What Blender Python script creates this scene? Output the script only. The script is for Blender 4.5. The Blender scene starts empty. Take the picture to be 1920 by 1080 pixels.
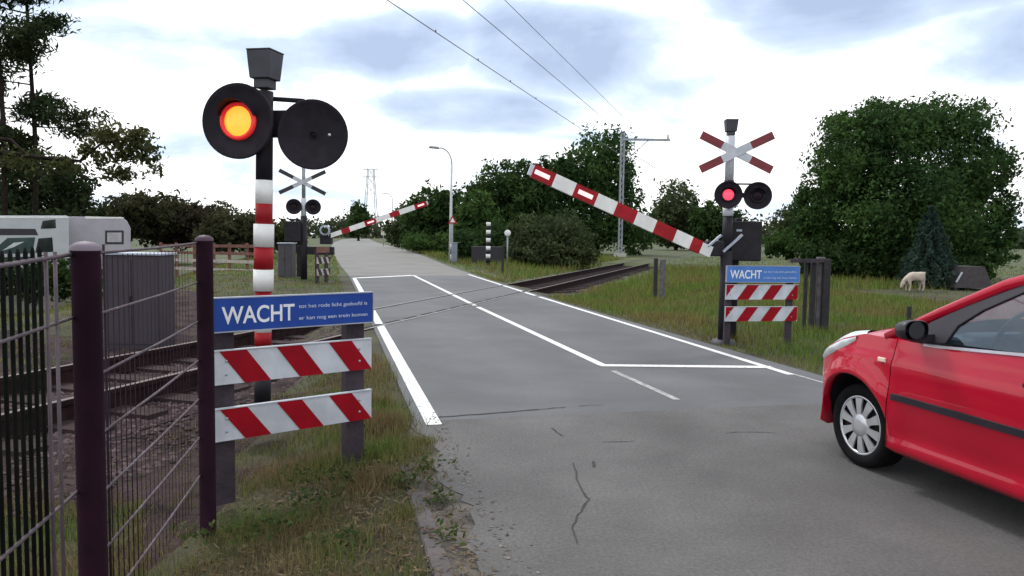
import bpy, math, random
import numpy as np
from mathutils import Vector, Matrix
random.seed(7); rng = np.random.default_rng(7)
S = bpy.context.scene; COL = S.collection
R_ = math.radians; PI = math.pi

# ------------------------------------------------------------------ camera
F, PITCH, ROLL, H = 1400.0, R_(3.96), R_(0.87), 1.5
cam = bpy.data.cameras.new('camera'); cam.sensor_width = 36; cam.lens = 36 * F / 1920
cam.clip_start = 0.05; cam.clip_end = 3000
co = bpy.data.objects.new('camera', cam); COL.objects.link(co); S.camera = co
CR = Matrix.Rotation(PI / 2 - PITCH, 3, 'X') @ Matrix.Rotation(ROLL, 3, 'Z')
co.matrix_world = Matrix.Translation((0, 0, H)) @ CR.to_4x4()

def ray(x, y): return CR @ Vector(((x - 960) / F, -(y - 540) / F, -1))
def at(x, y, Y):                       # the point seen there at forward distance Y
    d = ray(x, y); return Vector((0, 0, H)) + d * (Y / d.y)
def G(x, y, z=0.0):                    # the point seen there at height z
    d = ray(x, y); return Vector((0, 0, H)) + d * ((z - H) / d.z)

# ------------------------------------------------------------------ world, sun, exposure
SUN_EL, SUN_AZ = R_(52), R_(-35)       # azimuth measured from +Y towards +X
W = bpy.data.worlds.new('World'); S.world = W; W.use_nodes = True
nt = W.node_tree; nt.nodes.clear()
def N(t, type_, **kw):
    n = t.nodes.new(type_)
    for k, v in kw.items():
        if k in n.inputs: n.inputs[k].default_value = v
        else: setattr(n, k, v)
    return n
sky = N(nt, 'ShaderNodeTexSky', sky_type='NISHITA', sun_disc=False)
sky.sun_elevation = SUN_EL; sky.sun_rotation = SUN_AZ
bg1 = N(nt, 'ShaderNodeBackground', Strength=0.1)
nt.links.new(sky.outputs[0], bg1.inputs[0])
tc = N(nt, 'ShaderNodeTexCoord')
sx = N(nt, 'ShaderNodeSeparateXYZ'); nt.links.new(tc.outputs['Generated'], sx.inputs[0])
dz = N(nt, 'ShaderNodeMath', operation='ADD'); nt.links.new(sx.outputs[2], dz.inputs[0]); dz.inputs[1].default_value = 0.22
cx = N(nt, 'ShaderNodeMath', operation='DIVIDE'); nt.links.new(sx.outputs[0], cx.inputs[0]); nt.links.new(dz.outputs[0], cx.inputs[1])
cy = N(nt, 'ShaderNodeMath', operation='DIVIDE'); nt.links.new(sx.outputs[1], cy.inputs[0]); nt.links.new(dz.outputs[0], cy.inputs[1])
cc = N(nt, 'ShaderNodeCombineXYZ'); nt.links.new(cx.outputs[0], cc.inputs[0]); nt.links.new(cy.outputs[0], cc.inputs[1])
cc.inputs[2].default_value = 7.7
n1 = N(nt, 'ShaderNodeTexNoise', Scale=1.55, Detail=7.0, Roughness=0.55, Distortion=0.35)
nt.links.new(cc.outputs[0], n1.inputs['Vector'])
nrmv = N(nt, 'ShaderNodeVectorMath', operation='NORMALIZE'); nt.links.new(tc.outputs['Generated'], nrmv.inputs[0])
n2 = N(nt, 'ShaderNodeTexNoise', Scale=9.0, Detail=6.0, Roughness=0.6); nt.links.new(tc.outputs['Generated'], n2.inputs['Vector'])
acc = None
# bearing, height, half width, half height (degrees), strength: the grey undersides of the clouds
for bz, hz_, bw, bh, bs in [(-8.5, 14, 6, 2.6, .9), (-3, 9.4, 7.5, 1.7, .95), (2.5, 14, 6.5, 3.6, 1.0), (17, 11, 6, 1.0, .4), (23, 15.5, 7, 3.6, 1.05), (33, 12.5, 8, 2.4, 1.0), (30, 16.5, 6, 2.5, .9), (18, 16.5, 4, 2, .7), (-27, 11, 4.5, 3, .45), (-60, 18, 25, 6, .8), (70, 20, 25, 6, .8), (10, 32, 30, 6, .8), (-30, 40, 20, 8, .8)]:
    b_, h_ = R_(bz), R_(hz_); c_ = Vector((math.sin(b_) * math.cos(h_), math.cos(b_) * math.cos(h_), math.sin(h_)))
    e1 = Vector((math.cos(b_), -math.sin(b_), 0)); e2 = c_.cross(e1) * -1; sub = N(nt, 'ShaderNodeVectorMath', operation='SUBTRACT'); nt.links.new(nrmv.outputs[0], sub.inputs[0]); sub.inputs[1].default_value = c_
    ln_ = []
    for ax, hw in ((e1, bw), (e2, bh)):
        d_ = N(nt, 'ShaderNodeVectorMath', operation='DOT_PRODUCT'); nt.links.new(sub.outputs[0], d_.inputs[0]); d_.inputs[1].default_value = ax / R_(hw)
        p_ = N(nt, 'ShaderNodeMath', operation='MULTIPLY'); nt.links.new(d_.outputs['Value'], p_.inputs[0]); nt.links.new(d_.outputs['Value'], p_.inputs[1]); ln_.append(p_)
    a_ = N(nt, 'ShaderNodeMath', operation='ADD'); nt.links.new(ln_[0].outputs[0], a_.inputs[0]); nt.links.new(ln_[1].outputs[0], a_.inputs[1])
    mr_ = N(nt, 'ShaderNodeMapRange', interpolation_type='SMOOTHSTEP'); nt.links.new(a_.outputs[0], mr_.inputs[0]); mr_.inputs[1].default_value = 0.0; mr_.inputs[2].default_value = 1.7; mr_.inputs[3].default_value = bs; mr_.inputs[4].default_value = 0
    if acc is None: acc = mr_
    else:
        x_ = N(nt, 'ShaderNodeMath', operation='MAXIMUM'); nt.links.new(acc.outputs[0], x_.inputs[0]); nt.links.new(mr_.outputs[0], x_.inputs[1]); acc = x_
# noise value minus the patch strength, roughened
k1 = N(nt, 'ShaderNodeMath', operation='MULTIPLY_ADD'); nt.links.new(acc.outputs[0], k1.inputs[0]); k1.inputs[1].default_value = -.33; k1.inputs[2].default_value = .07
k2 = N(nt, 'ShaderNodeMath', operation='ADD'); nt.links.new(n1.outputs[0], k2.inputs[0]); nt.links.new(k1.outputs[0], k2.inputs[1])
k3 = N(nt, 'ShaderNodeMath', operation='MULTIPLY_ADD'); nt.links.new(n2.outputs[0], k3.inputs[0]); k3.inputs[1].default_value = .16; k3.inputs[2].default_value = -.08
k4 = N(nt, 'ShaderNodeMath', operation='ADD'); nt.links.new(k2.outputs[0], k4.inputs[0]); nt.links.new(k3.outputs[0], k4.inputs[1])
cr = N(nt, 'ShaderNodeValToRGB'); nt.links.new(k4.outputs[0], cr.inputs[0])
el = cr.color_ramp.elements
el[0].position = 0.22; el[0].color = (0.31, 0.38, 0.52, 1)
el[1].position = 0.58; el[1].color = (1.0, 1.0, 1.0, 1)
e = el.new(0.40); e.color = (0.48, 0.57, 0.72, 1)
e = el.new(0.49); e.color = (0.68, 0.76, 0.86, 1)
mul = N(nt, 'ShaderNodeMixRGB', blend_type='MULTIPLY'); mul.inputs[0].default_value = 1
nt.links.new(cr.outputs[0], mul.inputs[1]); mul.inputs[2].default_value = (1.3, 1.3, 1.3, 1)
bg2 = N(nt, 'ShaderNodeBackground', Strength=1.0); nt.links.new(mul.outputs[0], bg2.inputs[0])
mx = N(nt, 'ShaderNodeMixShader'); mx.inputs[0].default_value = 0.9
nt.links.new(bg1.outputs[0], mx.inputs[1]); nt.links.new(bg2.outputs[0], mx.inputs[2])
wo = N(nt, 'ShaderNodeOutputWorld'); nt.links.new(mx.outputs[0], wo.inputs[0])

sl = bpy.data.lights.new('sun', 'SUN'); sl.energy = 1.5; sl.angle = R_(10); sl.color = (1, 0.95, 0.87)
so = bpy.data.objects.new('sun', sl); COL.objects.link(so)
sd = Vector((math.sin(SUN_AZ) * math.cos(SUN_EL), math.cos(SUN_AZ) * math.cos(SUN_EL), math.sin(SUN_EL)))
so.rotation_euler = sd.to_track_quat('Z', 'Y').to_euler(); so.location = (0, 0, 60)
S.view_settings.view_transform = 'Standard'; S.view_settings.look = 'None'
S.view_settings.exposure = 0.34; S.view_settings.gamma = 1.0
S.view_settings.use_curve_mapping = False

# ------------------------------------------------------------------ frames of the place
RA = -math.atan(342 / F); RU = Vector((math.sin(RA), math.cos(RA))); RN = Vector((RU.y, -RU.x))     # road
TA = math.atan(440 / F); TU = Vector((math.sin(TA), math.cos(TA))); TN = Vector((-TU.y, TU.x))      # track
def road(d, t, z=0.0): return Vector((RN.x * d + RU.x * t, RN.y * d + RU.y * t, z))
def track(d, t, z=0.0): return Vector((TN.x * d + TU.x * t, TN.y * d + TU.y * t, z))
TRACK_D = 6.42
def sst(a, b, x):
    x = np.clip((x - a) / (b - a), 0, 1); return x * x * (3 - 2 * x)
def wob(x, y, s=1.0):
    return (np.sin(x * 1.3 * s + 1.1) * np.cos(y * 1.7 * s + .4) + .6 * np.sin(x * 2.9 * s + y * 2.1 * s) + .4 * np.cos(x * 5.3 * s - y * 4.7 * s + 2)) / 2
def ground_z(x, y):
    x = np.asarray(x, float); y = np.asarray(y, float)
    dr = x * RN.x + y * RN.y; dt = x * TN.x + y * TN.y
    off = np.where(y > 45, 0, np.maximum(sst(.45, -.6, dr), sst(5.3, 6.6, dr)))
    z = -0.014 - 0.0 * x
    z = z - off * .21 * (1 - sst(2.6, 5.5, np.abs(dt - TRACK_D)))
    z = z + off * (.02 * wob(x, y, 1.0) + .012 * wob(x, y, 3.1))
    z = z - .9 * sst(-3.5, -9, dr) * sst(9.5, 16, dt)
    return z

# ------------------------------------------------------------------ materials
MATS = {}
def mat(name, col, rough=.6, metal=0., var=.12, scale=6., bump=0., bscale=60., col2=None, emit=0., spec=.5, coat=0., thr=(.4, .62), island=0., grain=0.):
    if name in MATS: return MATS[name]
    m = bpy.data.materials.new(name); m.use_nodes = True; t = m.node_tree
    b = t.nodes['Principled BSDF']
    b.inputs['Roughness'].default_value = rough; b.inputs['Metallic'].default_value = metal
    b.inputs['Specular IOR Level'].default_value = spec
    b.inputs['Coat Weight'].default_value = coat; b.inputs['Coat Roughness'].default_value = .04
    c4 = (*col, 1)
    tcn = N(t, 'ShaderNodeTexCoord')
    no = N(t, 'ShaderNodeTexNoise', Scale=scale, Detail=5.0, Roughness=.6); t.links.new(tcn.outputs['Object'], no.inputs['Vector'])
    rp = N(t, 'ShaderNodeValToRGB'); t.links.new(no.outputs[0], rp.inputs[0])
    rp.color_ramp.elements[0].position = thr[0]; rp.color_ramp.elements[1].position = thr[1]
    lo = tuple(max(0, c * (1 - var)) for c in col); hi = tuple(min(1, c * (1 + var)) for c in col)
    rp.color_ramp.elements[0].color = (*lo, 1); rp.color_ramp.elements[1].color = (*(col2 or hi), 1)
    out = rp.outputs[0]
    if island:
        g = N(t, 'ShaderNodeNewGeometry'); mr = N(t, 'ShaderNodeMapRange'); t.links.new(g.outputs['Random Per Island'], mr.inputs[0])
        mr.inputs[3].default_value = 1 - island; mr.inputs[4].default_value = 1 + island
        ml = N(t, 'ShaderNodeVectorMath', operation='SCALE'); t.links.new(out, ml.inputs[0]); t.links.new(mr.outputs[0], ml.inputs['Scale'])
        out = ml.outputs[0]
    if grain:
        n3 = N(t, 'ShaderNodeTexNoise', Scale=48.0, Detail=7.0, Roughness=.85); t.links.new(tcn.outputs['Object'], n3.inputs['Vector'])
        m3 = N(t, 'ShaderNodeMapRange'); t.links.new(n3.outputs[0], m3.inputs[0]); m3.inputs[1].default_value = .3; m3.inputs[2].default_value = .7; m3.inputs[3].default_value = 1 - grain; m3.inputs[4].default_value = 1 + grain
        n4 = N(t, 'ShaderNodeTexNoise', Scale=.35, Detail=4.0, Roughness=.65, Distortion=.6); t.links.new(tcn.outputs['Object'], n4.inputs['Vector'])
        m4 = N(t, 'ShaderNodeMapRange'); t.links.new(n4.outputs[0], m4.inputs[0]); m4.inputs[1].default_value = .35; m4.inputs[2].default_value = .65; m4.inputs[3].default_value = .84; m4.inputs[4].default_value = 1.14
        dd = N(t, 'ShaderNodeVectorMath', operation='DOT_PRODUCT'); t.links.new(tcn.outputs['Object'], dd.inputs[0]); dd.inputs[1].default_value = (RN.x * 2 * PI / 1.5, RN.y * 2 * PI / 1.5, 0)
        sn = N(t, 'ShaderNodeMath', operation='SINE'); t.links.new(dd.outputs['Value'], sn.inputs[0])
        m6 = N(t, 'ShaderNodeMath', operation='MULTIPLY_ADD'); t.links.new(sn.outputs[0], m6.inputs[0]); m6.inputs[1].default_value = .05; m6.inputs[2].default_value = 1.0
        m7 = N(t, 'ShaderNodeMath', operation='MULTIPLY'); t.links.new(m6.outputs[0], m7.inputs[0]); t.links.new(m4.outputs[0], m7.inputs[1])
        m5 = N(t, 'ShaderNodeMath', operation='MULTIPLY'); t.links.new(m3.outputs[0], m5.inputs[0]); t.links.new(m7.outputs[0], m5.inputs[1])
        ml3 = N(t, 'ShaderNodeVectorMath', operation='SCALE'); t.links.new(out, ml3.inputs[0]); t.links.new(m5.outputs[0], ml3.inputs['Scale']); out = ml3.outputs[0]
    t.links.new(out, b.inputs['Base Color'])
    if bump:
        n2 = N(t, 'ShaderNodeTexNoise', Scale=bscale, Detail=4.0); t.links.new(tcn.outputs['Object'], n2.inputs['Vector'])
        bp = N(t, 'ShaderNodeBump', Strength=bump, Distance=.02); t.links.new(n2.outputs[0], bp.inputs['Height']); t.links.new(bp.outputs[0], b.inputs['Normal'])
    if emit:
        b.inputs['Emission Color'].default_value = c4; b.inputs['Emission Strength'].default_value = emit
    MATS[name] = m; return m
def leafmat(name, a, b_, scale=.6, trans=.3, island=.35):
    m = bpy.data.materials.new(name); m.use_nodes = True; t = m.node_tree; t.nodes.clear()
    tcn = N(t, 'ShaderNodeTexCoord'); no = N(t, 'ShaderNodeTexNoise', Scale=scale, Detail=3.0); t.links.new(tcn.outputs['Object'], no.inputs['Vector'])
    rp = N(t, 'ShaderNodeValToRGB'); t.links.new(no.outputs[0], rp.inputs[0])
    rp.color_ramp.elements[0].position = .38; rp.color_ramp.elements[1].position = .64
    rp.color_ramp.elements[0].color = (*a, 1); rp.color_ramp.elements[1].color = (*b_, 1)
    g = N(t, 'ShaderNodeNewGeometry'); mr = N(t, 'ShaderNodeMapRange'); t.links.new(g.outputs['Random Per Island'], mr.inputs[0])
    mr.inputs[3].default_value = 1 - island; mr.inputs[4].default_value = 1 + island
    ml = N(t, 'ShaderNodeVectorMath', operation='SCALE'); t.links.new(rp.outputs[0], ml.inputs[0]); t.links.new(mr.outputs[0], ml.inputs['Scale'])
    d = N(t, 'ShaderNodeBsdfDiffuse'); tr = N(t, 'ShaderNodeBsdfTranslucent'); mxs = N(t, 'ShaderNodeMixShader'); mxs.inputs[0].default_value = trans
    t.links.new(ml.outputs[0], d.inputs[0]); t.links.new(ml.outputs[0], tr.inputs[0])
    t.links.new(d.outputs[0], mxs.inputs[1]); t.links.new(tr.outputs[0], mxs.inputs[2])
    o = N(t, 'ShaderNodeOutputMaterial'); t.links.new(mxs.outputs[0], o.inputs[0])
    MATS[name] = m; return m
def glassmat(name, tint=(.72, .82, .86), refl=.09):
    m = bpy.data.materials.new(name); m.use_nodes = True; t = m.node_tree; t.nodes.clear()
    tr = N(t, 'ShaderNodeBsdfTransparent'); tr.inputs[0].default_value = (*tint, 1)
    gl = N(t, 'ShaderNodeBsdfGlossy'); gl.inputs['Roughness'].default_value = .02
    fr = N(t, 'ShaderNodeLayerWeight'); fr.inputs[0].default_value = .5
    pw = N(t, 'ShaderNodeMath', operation='POWER'); t.links.new(fr.outputs['Facing'], pw.inputs[0]); pw.inputs[1].default_value = 4.0
    ad = N(t, 'ShaderNodeMath', operation='ADD'); t.links.new(pw.outputs[0], ad.inputs[0]); ad.inputs[1].default_value = refl
    mxs = N(t, 'ShaderNodeMixShader'); t.links.new(ad.outputs[0], mxs.inputs[0]); t.links.new(tr.outputs[0], mxs.inputs[1]); t.links.new(gl.outputs[0], mxs.inputs[2])
    o = N(t, 'ShaderNodeOutputMaterial'); t.links.new(mxs.outputs[0], o.inputs[0])
    MATS[name] = m; return m

M_field = mat('meadow_turf', (.050, .066, .020), .95, var=.3, scale=.5, bump=.6, bscale=12, col2=(.072, .088, .026))
M_ground = mat('verge_soil', (.050, .038, .020), .95, var=.4, scale=.9, bump=.6, bscale=25, col2=(.048, .050, .016))
M_soil = mat('flare_tinted_soil', (.030, .018, .019), .95, var=.4, scale=2.2, bump=1., bscale=30, col2=(.056, .036, .038), spec=.15)  # soil darkened towards plum, standing in for flare over the left side
M_asph = mat('asphalt_smooth', (.098, .101, .107), .78, var=.12, scale=1.1, bump=.35, bscale=260, thr=(.3, .7), grain=.30)
M_asph_old = mat('asphalt_worn', (.116, .112, .110), .85, var=.20, scale=1.3, bump=.7, bscale=160, thr=(.3, .7), grain=.5)
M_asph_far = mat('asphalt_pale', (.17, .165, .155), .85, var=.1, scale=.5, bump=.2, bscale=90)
M_crack = mat('crack_tar', (.035, .033, .032), .9)
M_line = mat('road_paint', (.34, .34, .34), .6, var=.0, scale=22, bump=.3, bscale=140, thr=(.33, .47), col2=(.74, .74, .72))
M_line_worn = mat('road_paint_worn', (.30, .30, .30), .8, var=.3, scale=14)
M_kerb = mat('concrete_edging', (.085, .072, .072), .9, var=.2, scale=5, bump=.4, bscale=80)
M_gravel = mat('gravel_stones', (.12, .105, .095), .9, var=.3, scale=3, island=.45)
M_ballast = mat('ballast_bed', (.032, .019, .021), .95, spec=.15, var=.35, scale=5, bump=1., bscale=22)  # maroon flare haze mixed into the rusty brown, stones below likewise
M_ballast_st = mat('ballast_stones', (.062, .042, .044), .9, spec=.15, var=.35, scale=3, island=.5)
M_rail = mat('rail_rust', (.022, .011, .012), .9, spec=.1, var=.3, scale=7)
M_railtop = mat('rail_polished', (.20, .19, .18), .45, .6, var=.15)
M_railhead = mat('rail_dull_top', (.12, .085, .08), .6, var=.2)
M_sleeper = mat('sleeper_concrete', (.042, .028, .029), .9, spec=.15, var=.2)
M_black = mat('matt_black_paint', (.013, .011, .016), .65, var=.25, spec=.3)
M_disc = mat('signal_background_paint', (.012, .009, .015), .7, var=.3, scale=9, spec=.25)
M_dkgrey = mat('dark_grey_casting', (.034, .037, .048), .6, var=.2)
M_white = mat('white_paint', (.72, .72, .70), .5, var=.08, scale=5)
M_red = mat('red_paint', (.30, .010, .016), .55, var=.14, scale=8, spec=.2)
M_bwhite = mat('board_white', (.49, .52, .57), .45, var=.13, scale=4)
M_bred = mat('board_red', (.27, .002, .010), .55, var=.1, scale=6, spec=.15)
M_blue = mat('sign_blue', (.016, .058, .29), .5, var=.1, scale=4, spec=.2)
M_blue2 = mat('sign_blue_pale', (.05, .17, .50), .35, var=.08, scale=4)
M_letter = mat('sign_white_lettering', (.74, .76, .80), .5, var=.04)
M_letter2 = mat('sign_small_lettering', (.50, .56, .72), .5, var=.04)
M_edge = mat('sign_edge_aluminium', (.34, .37, .45), .45, .3, var=.1)
M_post = mat('dark_timber', (.040, .028, .038), .85, var=.3, scale=5, bump=.4, bscale=30)
M_plum = mat('fence_post_flare_tint', (.019, .004, .013), .75, var=.25, scale=6, spec=.2)  # purple lens flare put into the post colour
M_wire = mat('fence_wire_galvanised', (.085, .062, .075), .65, .1, var=.25, scale=9)
M_bar = mat('fence_bar_dark_green', (.006, .008, .006), .85, var=.3, scale=9, spec=.1)
M_cab = mat('cabinet_grey', (.034, .025, .037), .6, var=.12, scale=3)
M_cab2 = mat('cabinet_blue_grey', (.20, .23, .29), .5, var=.1)
M_wood = mat('brown_rail_wood', (.16, .07, .055), .85, var=.25, scale=6)
M_palewood = mat('pale_weathered_wood', (.42, .36, .33), .85, var=.2, scale=6)
M_steel = mat('galvanised_mast', (.27, .29, .32), .55, .3, var=.15, scale=4)
M_lampost = mat('lamp_post_grey', (.46, .47, .48), .5, .1, var=.08)
M_lamphead = mat('lamp_head', (.22, .22, .22), .5, var=.1)
M_cable = mat('overhead_cable', (.20, .20, .22), .7)
M_van = mat('motorhome_white', (.40, .42, .44), .35, var=.05, scale=1.5)
M_van2 = mat('caravan_cream', (.34, .32, .36), .4, var=.06, scale=1.5)
M_darkglass = mat('dark_window', (.012, .018, .018), .08, var=.1)
M_rubber = mat('tyre_rubber', (.007, .007, .008), .9, var=.2, scale=20, spec=.15)
M_rim = mat('hubcap_silver', (.60, .61, .63), .3, .55, var=.06)
M_car = mat('red_car_paint', (.44, .002, .021), .32, .0, var=.05, scale=2, coat=.7, spec=.2)
M_trim = mat('black_plastic', (.018, .014, .022), .45, var=.15)
M_seat = mat('seat_cloth', (.05, .055, .07), .9, var=.2, scale=30)
M_lens = mat('headlight_lens', (.62, .66, .67), .12, var=.12, scale=14, coat=1.)
M_amber = mat('indicator_lens', (.85, .62, .50), .2, var=.05)
M_glass = glassmat('car_glass')
M_lit = mat('lit_amber_lamp', (1., .30, .03), .4, var=.1, scale=40, emit=1.25)
M_litrim = mat('lit_lamp_rim', (.65, .02, .02), .4, var=.1, emit=.35)
M_litred = mat('lit_red_lamp', (1., .06, .11), .4, emit=1.0)
M_lens_off = mat('unlit_lamp_lens', (.014, .006, .010), .5, spec=.2)
M_boomlamp = mat('boom_lamp_lit', (1., .62, .62), .4, emit=.55)
M_bark = mat('tree_bark', (.022, .017, .014), .95, spec=.1, var=.35, scale=8, bump=.6, bscale=20)
M_wool = mat('white_fleece', (.44, .37, .31), .95, var=.12, scale=20, bump=.5, bscale=40)
M_roof = mat('grey_tarpaulin', (.055, .046, .05), .8, var=.15)
M_concrete = mat('concrete_foot', (.42, .41, .38), .9, var=.12)
L_oak = leafmat('oak_leaves', (.030, .060, .024), (.060, .110, .032), trans=.4, island=.5)
L_dark = leafmat('dark_leaves', (.030, .056, .022), (.054, .092, .028), trans=.4, island=.5)
L_mid = leafmat('mid_leaves', (.040, .080, .024), (.066, .110, .032))
L_pine = leafmat('pine_needles', (.026, .040, .020), (.044, .058, .026), trans=.35)
L_brown = leafmat('brownish_leaves', (.044, .046, .026), (.068, .068, .034), trans=.4)
L_warm = leafmat('warm_leaves', (.050, .062, .024), (.080, .080, .034), trans=.4)
L_hedge = leafmat('hedge_leaves', (.045, .036, .030), (.060, .056, .032), trans=.4)
L_bush = leafmat('grey_green_leaves', (.048, .066, .032), (.074, .096, .042))
L_grass = leafmat('grass_blades', (.185, .155, .058), (.108, .190, .036), scale=.55, trans=.35, island=.45)
L_bank = leafmat('bank_grass_blades', (.190, .142, .076), (.112, .155, .040), scale=1.6, trans=.35, island=.5)
L_weed = leafmat('weed_leaves', (.040, .064, .024), (.066, .088, .028), scale=2)
L_dry = leafmat('dry_stems', (.13, .085, .055), (.22, .17, .11), scale=2)

# ------------------------------------------------------------------ mesh helpers
def tag(o, label=None, cat=None, group=None, kind=None):
    if label: o['label'] = label
    if cat: o['category'] = cat
    if group: o['group'] = group
    if kind: o['kind'] = kind
    return o
def thing(name, label, cat, loc=(0, 0, 0), rz=0., group=None):
    o = bpy.data.objects.new(name, None); COL.objects.link(o); o.empty_display_size = .2
    o.location = loc; o.rotation_euler = (0, 0, rz); return tag(o, label, cat, group)
class MB:
    def __init__(s): s.v = []; s.f = []; s.mi = []; s.sm = []
    def add(s, vs, fs, mi=0, smooth=False):
        b = len(s.v); s.v += [tuple(v) for v in vs]
        for f in fs: s.f.append(tuple(i + b for i in f)); s.mi.append(mi); s.sm.append(smooth)
        return s
    def box(s, c, size, rot=None, mi=0, taper=1.0):
        hx, hy, hz = [a / 2 for a in size]; vs = []
        for z in (-1, 1):
            k = taper if z > 0 else 1
            for x, y in ((-1, -1), (1, -1), (1, 1), (-1, 1)): vs.append(Vector((x * hx * k, y * hy * k, z * hz)))
        if rot is not None: vs = [rot @ v for v in vs]
        c = Vector(c); vs = [v + c for v in vs]
        return s.add(vs, [(3, 2, 1, 0), (4, 5, 6, 7), (0, 1, 5, 4), (1, 2, 6, 5), (2, 3, 7, 6), (3, 0, 4, 7)], mi)
    def bar(s, p0, p1, w, h=None, mi=0, up=(0, 0, 1)):           # square bar between two points
        p0 = Vector(p0); p1 = Vector(p1); d = (p1 - p0); L = d.length; d.normalize(); h = h or w
        u = Vector(up); x = d.cross(u)
        if x.length < 1e-4: x = d.cross(Vector((0, 1, 0)))
        x.normalize(); z = x.cross(d)
        return s.box((p0 + p1) / 2, (w, L, h), Matrix((x, d, z)).transposed(), mi)
    def tube(s, pts, rs, n=10, mi=0, caps=True, smooth=True):
        pts = [Vector(p) for p in pts]
        if not hasattr(rs, '__len__'): rs = [rs] * len(pts)
        vs = []; fs = []; px_ = None
        for i, p in enumerate(pts):
            d = (pts[min(i + 1, len(pts) - 1)] - pts[max(i - 1, 0)]).normalized()
            if px_ is None:
                a = Vector((0, 0, 1)) if abs(d.z) < .9 else Vector((1, 0, 0)); x = d.cross(a).normalized()
            else: x = (px_ - d * px_.dot(d)).normalized()
            px_ = x; y = d.cross(x)
            for k in range(n):
                an = 2 * PI * k / n; vs.append(p + (x * math.cos(an) + y * math.sin(an)) * rs[i])
        for i in range(len(pts) - 1):
            for k in range(n):
                a = i * n + k; b = i * n + (k + 1) % n; fs.append((a, b, b + n, a + n))
        s.add(vs, fs, mi, smooth)
        if caps:
            b = len(s.v) - len(vs)
            s.f.append(tuple(b + n - 1 - k for k in range(n))); s.mi.append(mi); s.sm.append(False)
            s.f.append(tuple(b + (len(pts) - 1) * n + k for k in range(n))); s.mi.append(mi); s.sm.append(False)
        return s
    def lathe(s, prof, c=(0, 0, 0), axis='Y', n=40, mi=0, smooth=True, rot=None):   # prof: (radius, along axis)
        vs = []; fs = []; c = Vector(c)
        for r, h in prof:
            for k in range(n):
                a = 2 * PI * k / n; x, y = r * math.cos(a), r * math.sin(a)
                v = Vector((x, h, y)) if axis == 'Y' else Vector((x, y, h)) if axis == 'Z' else Vector((h, x, y))
                if rot is not None: v = rot @ v
                vs.append(c + v)
        for i in range(len(prof) - 1):
            for k in range(n):
                a = i * n + k; b = i * n + (k + 1) % n; fs.append((a, b, b + n, a + n))
        return s.add(vs, fs, mi, smooth)
    def prism(s, poly, off, mi=0):                                # poly: list of 3-D points, extruded by off
        off = Vector(off); n = len(poly); p = [Vector(q) for q in poly]
        vs = p + [q + off for q in p]
        fs = [tuple(range(n)), tuple(reversed(range(n, 2 * n)))] + [(i, i + n, (i + 1) % n + n, (i + 1) % n) for i in range(n)]
        return s.add(vs, fs, mi)
    def grid(s, rows, mi=0, smooth=True):
        m = len(rows[0]); vs = [p for r in rows for p in r]
        fs = [(i * m + j, i * m + j + 1, (i + 1) * m + j + 1, (i + 1) * m + j) for i in range(len(rows) - 1) for j in range(m - 1)]
        return s.add(vs, fs, mi, smooth)
    def build(s, name, m, parent=None, loc=(0, 0, 0), bevel=0.):
        me = bpy.data.meshes.new(name); me.from_pydata(s.v, [], s.f)
        for mm in (m if isinstance(m, (list, tuple)) else [m]): me.materials.append(mm)
        me.polygons.foreach_set('material_index', s.mi); me.polygons.foreach_set('use_smooth', s.sm); me.update()
        import bmesh
        bm = bmesh.new(); bm.from_mesh(me); bmesh.ops.recalc_face_normals(bm, faces=bm.faces); bm.to_mesh(me); bm.free()
        o = bpy.data.objects.new(name, me); COL.objects.link(o); o.location = loc
        if parent: o.parent = parent
        if bevel:
            b = o.modifiers.new('bevel', 'BEVEL'); b.width = bevel; b.segments = 2; b.limit_method = 'ANGLE'
        return o
def np_mesh(name, verts, k, m, parent=None, loc=(0, 0, 0)):      # verts (n*k,3): n separate k-gons
    verts = np.asarray(verts, np.float32); n = len(verts) // k
    me = bpy.data.meshes.new(name); me.vertices.add(n * k); me.vertices.foreach_set('co', verts.ravel())
    me.loops.add(n * k); me.loops.foreach_set('vertex_index', np.arange(n * k, dtype=np.int32))
    me.polygons.add(n); me.polygons.foreach_set('loop_start', np.arange(0, n * k, k, dtype=np.int32))
    me.materials.append(m); me.update(calc_edges=True); me.validate()
    o = bpy.data.objects.new(name, me); COL.objects.link(o); o.location = loc
    if parent: o.parent = parent
    return o
def sheet(name, pts, z, m, label=None, thick=.03):
    o = MB().prism([(p[0], p[1], z) for p in pts], (0, 0, -thick)).build(name, m); return tag(o, kind='structure')

# ================================================================== SETTING
xs = np.unique(np.concatenate([-np.geomspace(900, 14, 26), np.arange(-14, 22, .35), np.geomspace(22, 900, 26)]))
ys = np.unique(np.concatenate([[-40, -20, -8, -3], np.arange(-1, 46, .35), np.geomspace(46, 1500, 34)]))
X, Y = np.meshgrid(xs, ys); Z = ground_z(X, Y)
mb = MB(); m_ = len(xs)
mb.v = list(zip(X.ravel().tolist(), Y.ravel().tolist(), Z.ravel().tolist()))
mb.f = [(i * m_ + j, i * m_ + j + 1, (i + 1) * m_ + j + 1, (i + 1) * m_ + j) for i in range(len(ys) - 1) for j in range(m_ - 1)]
cx_ = ((X[:-1, :-1] + X[1:, 1:]) / 2).ravel(); cy_ = ((Y[:-1, :-1] + Y[1:, 1:]) / 2).ravel()
mb.mi = ((cx_ < -1.5 - .147 * (cy_ - 2.5)) & (cy_ < 11.5) & (cx_ * RN.x + cy_ * RN.y < .2))
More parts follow.
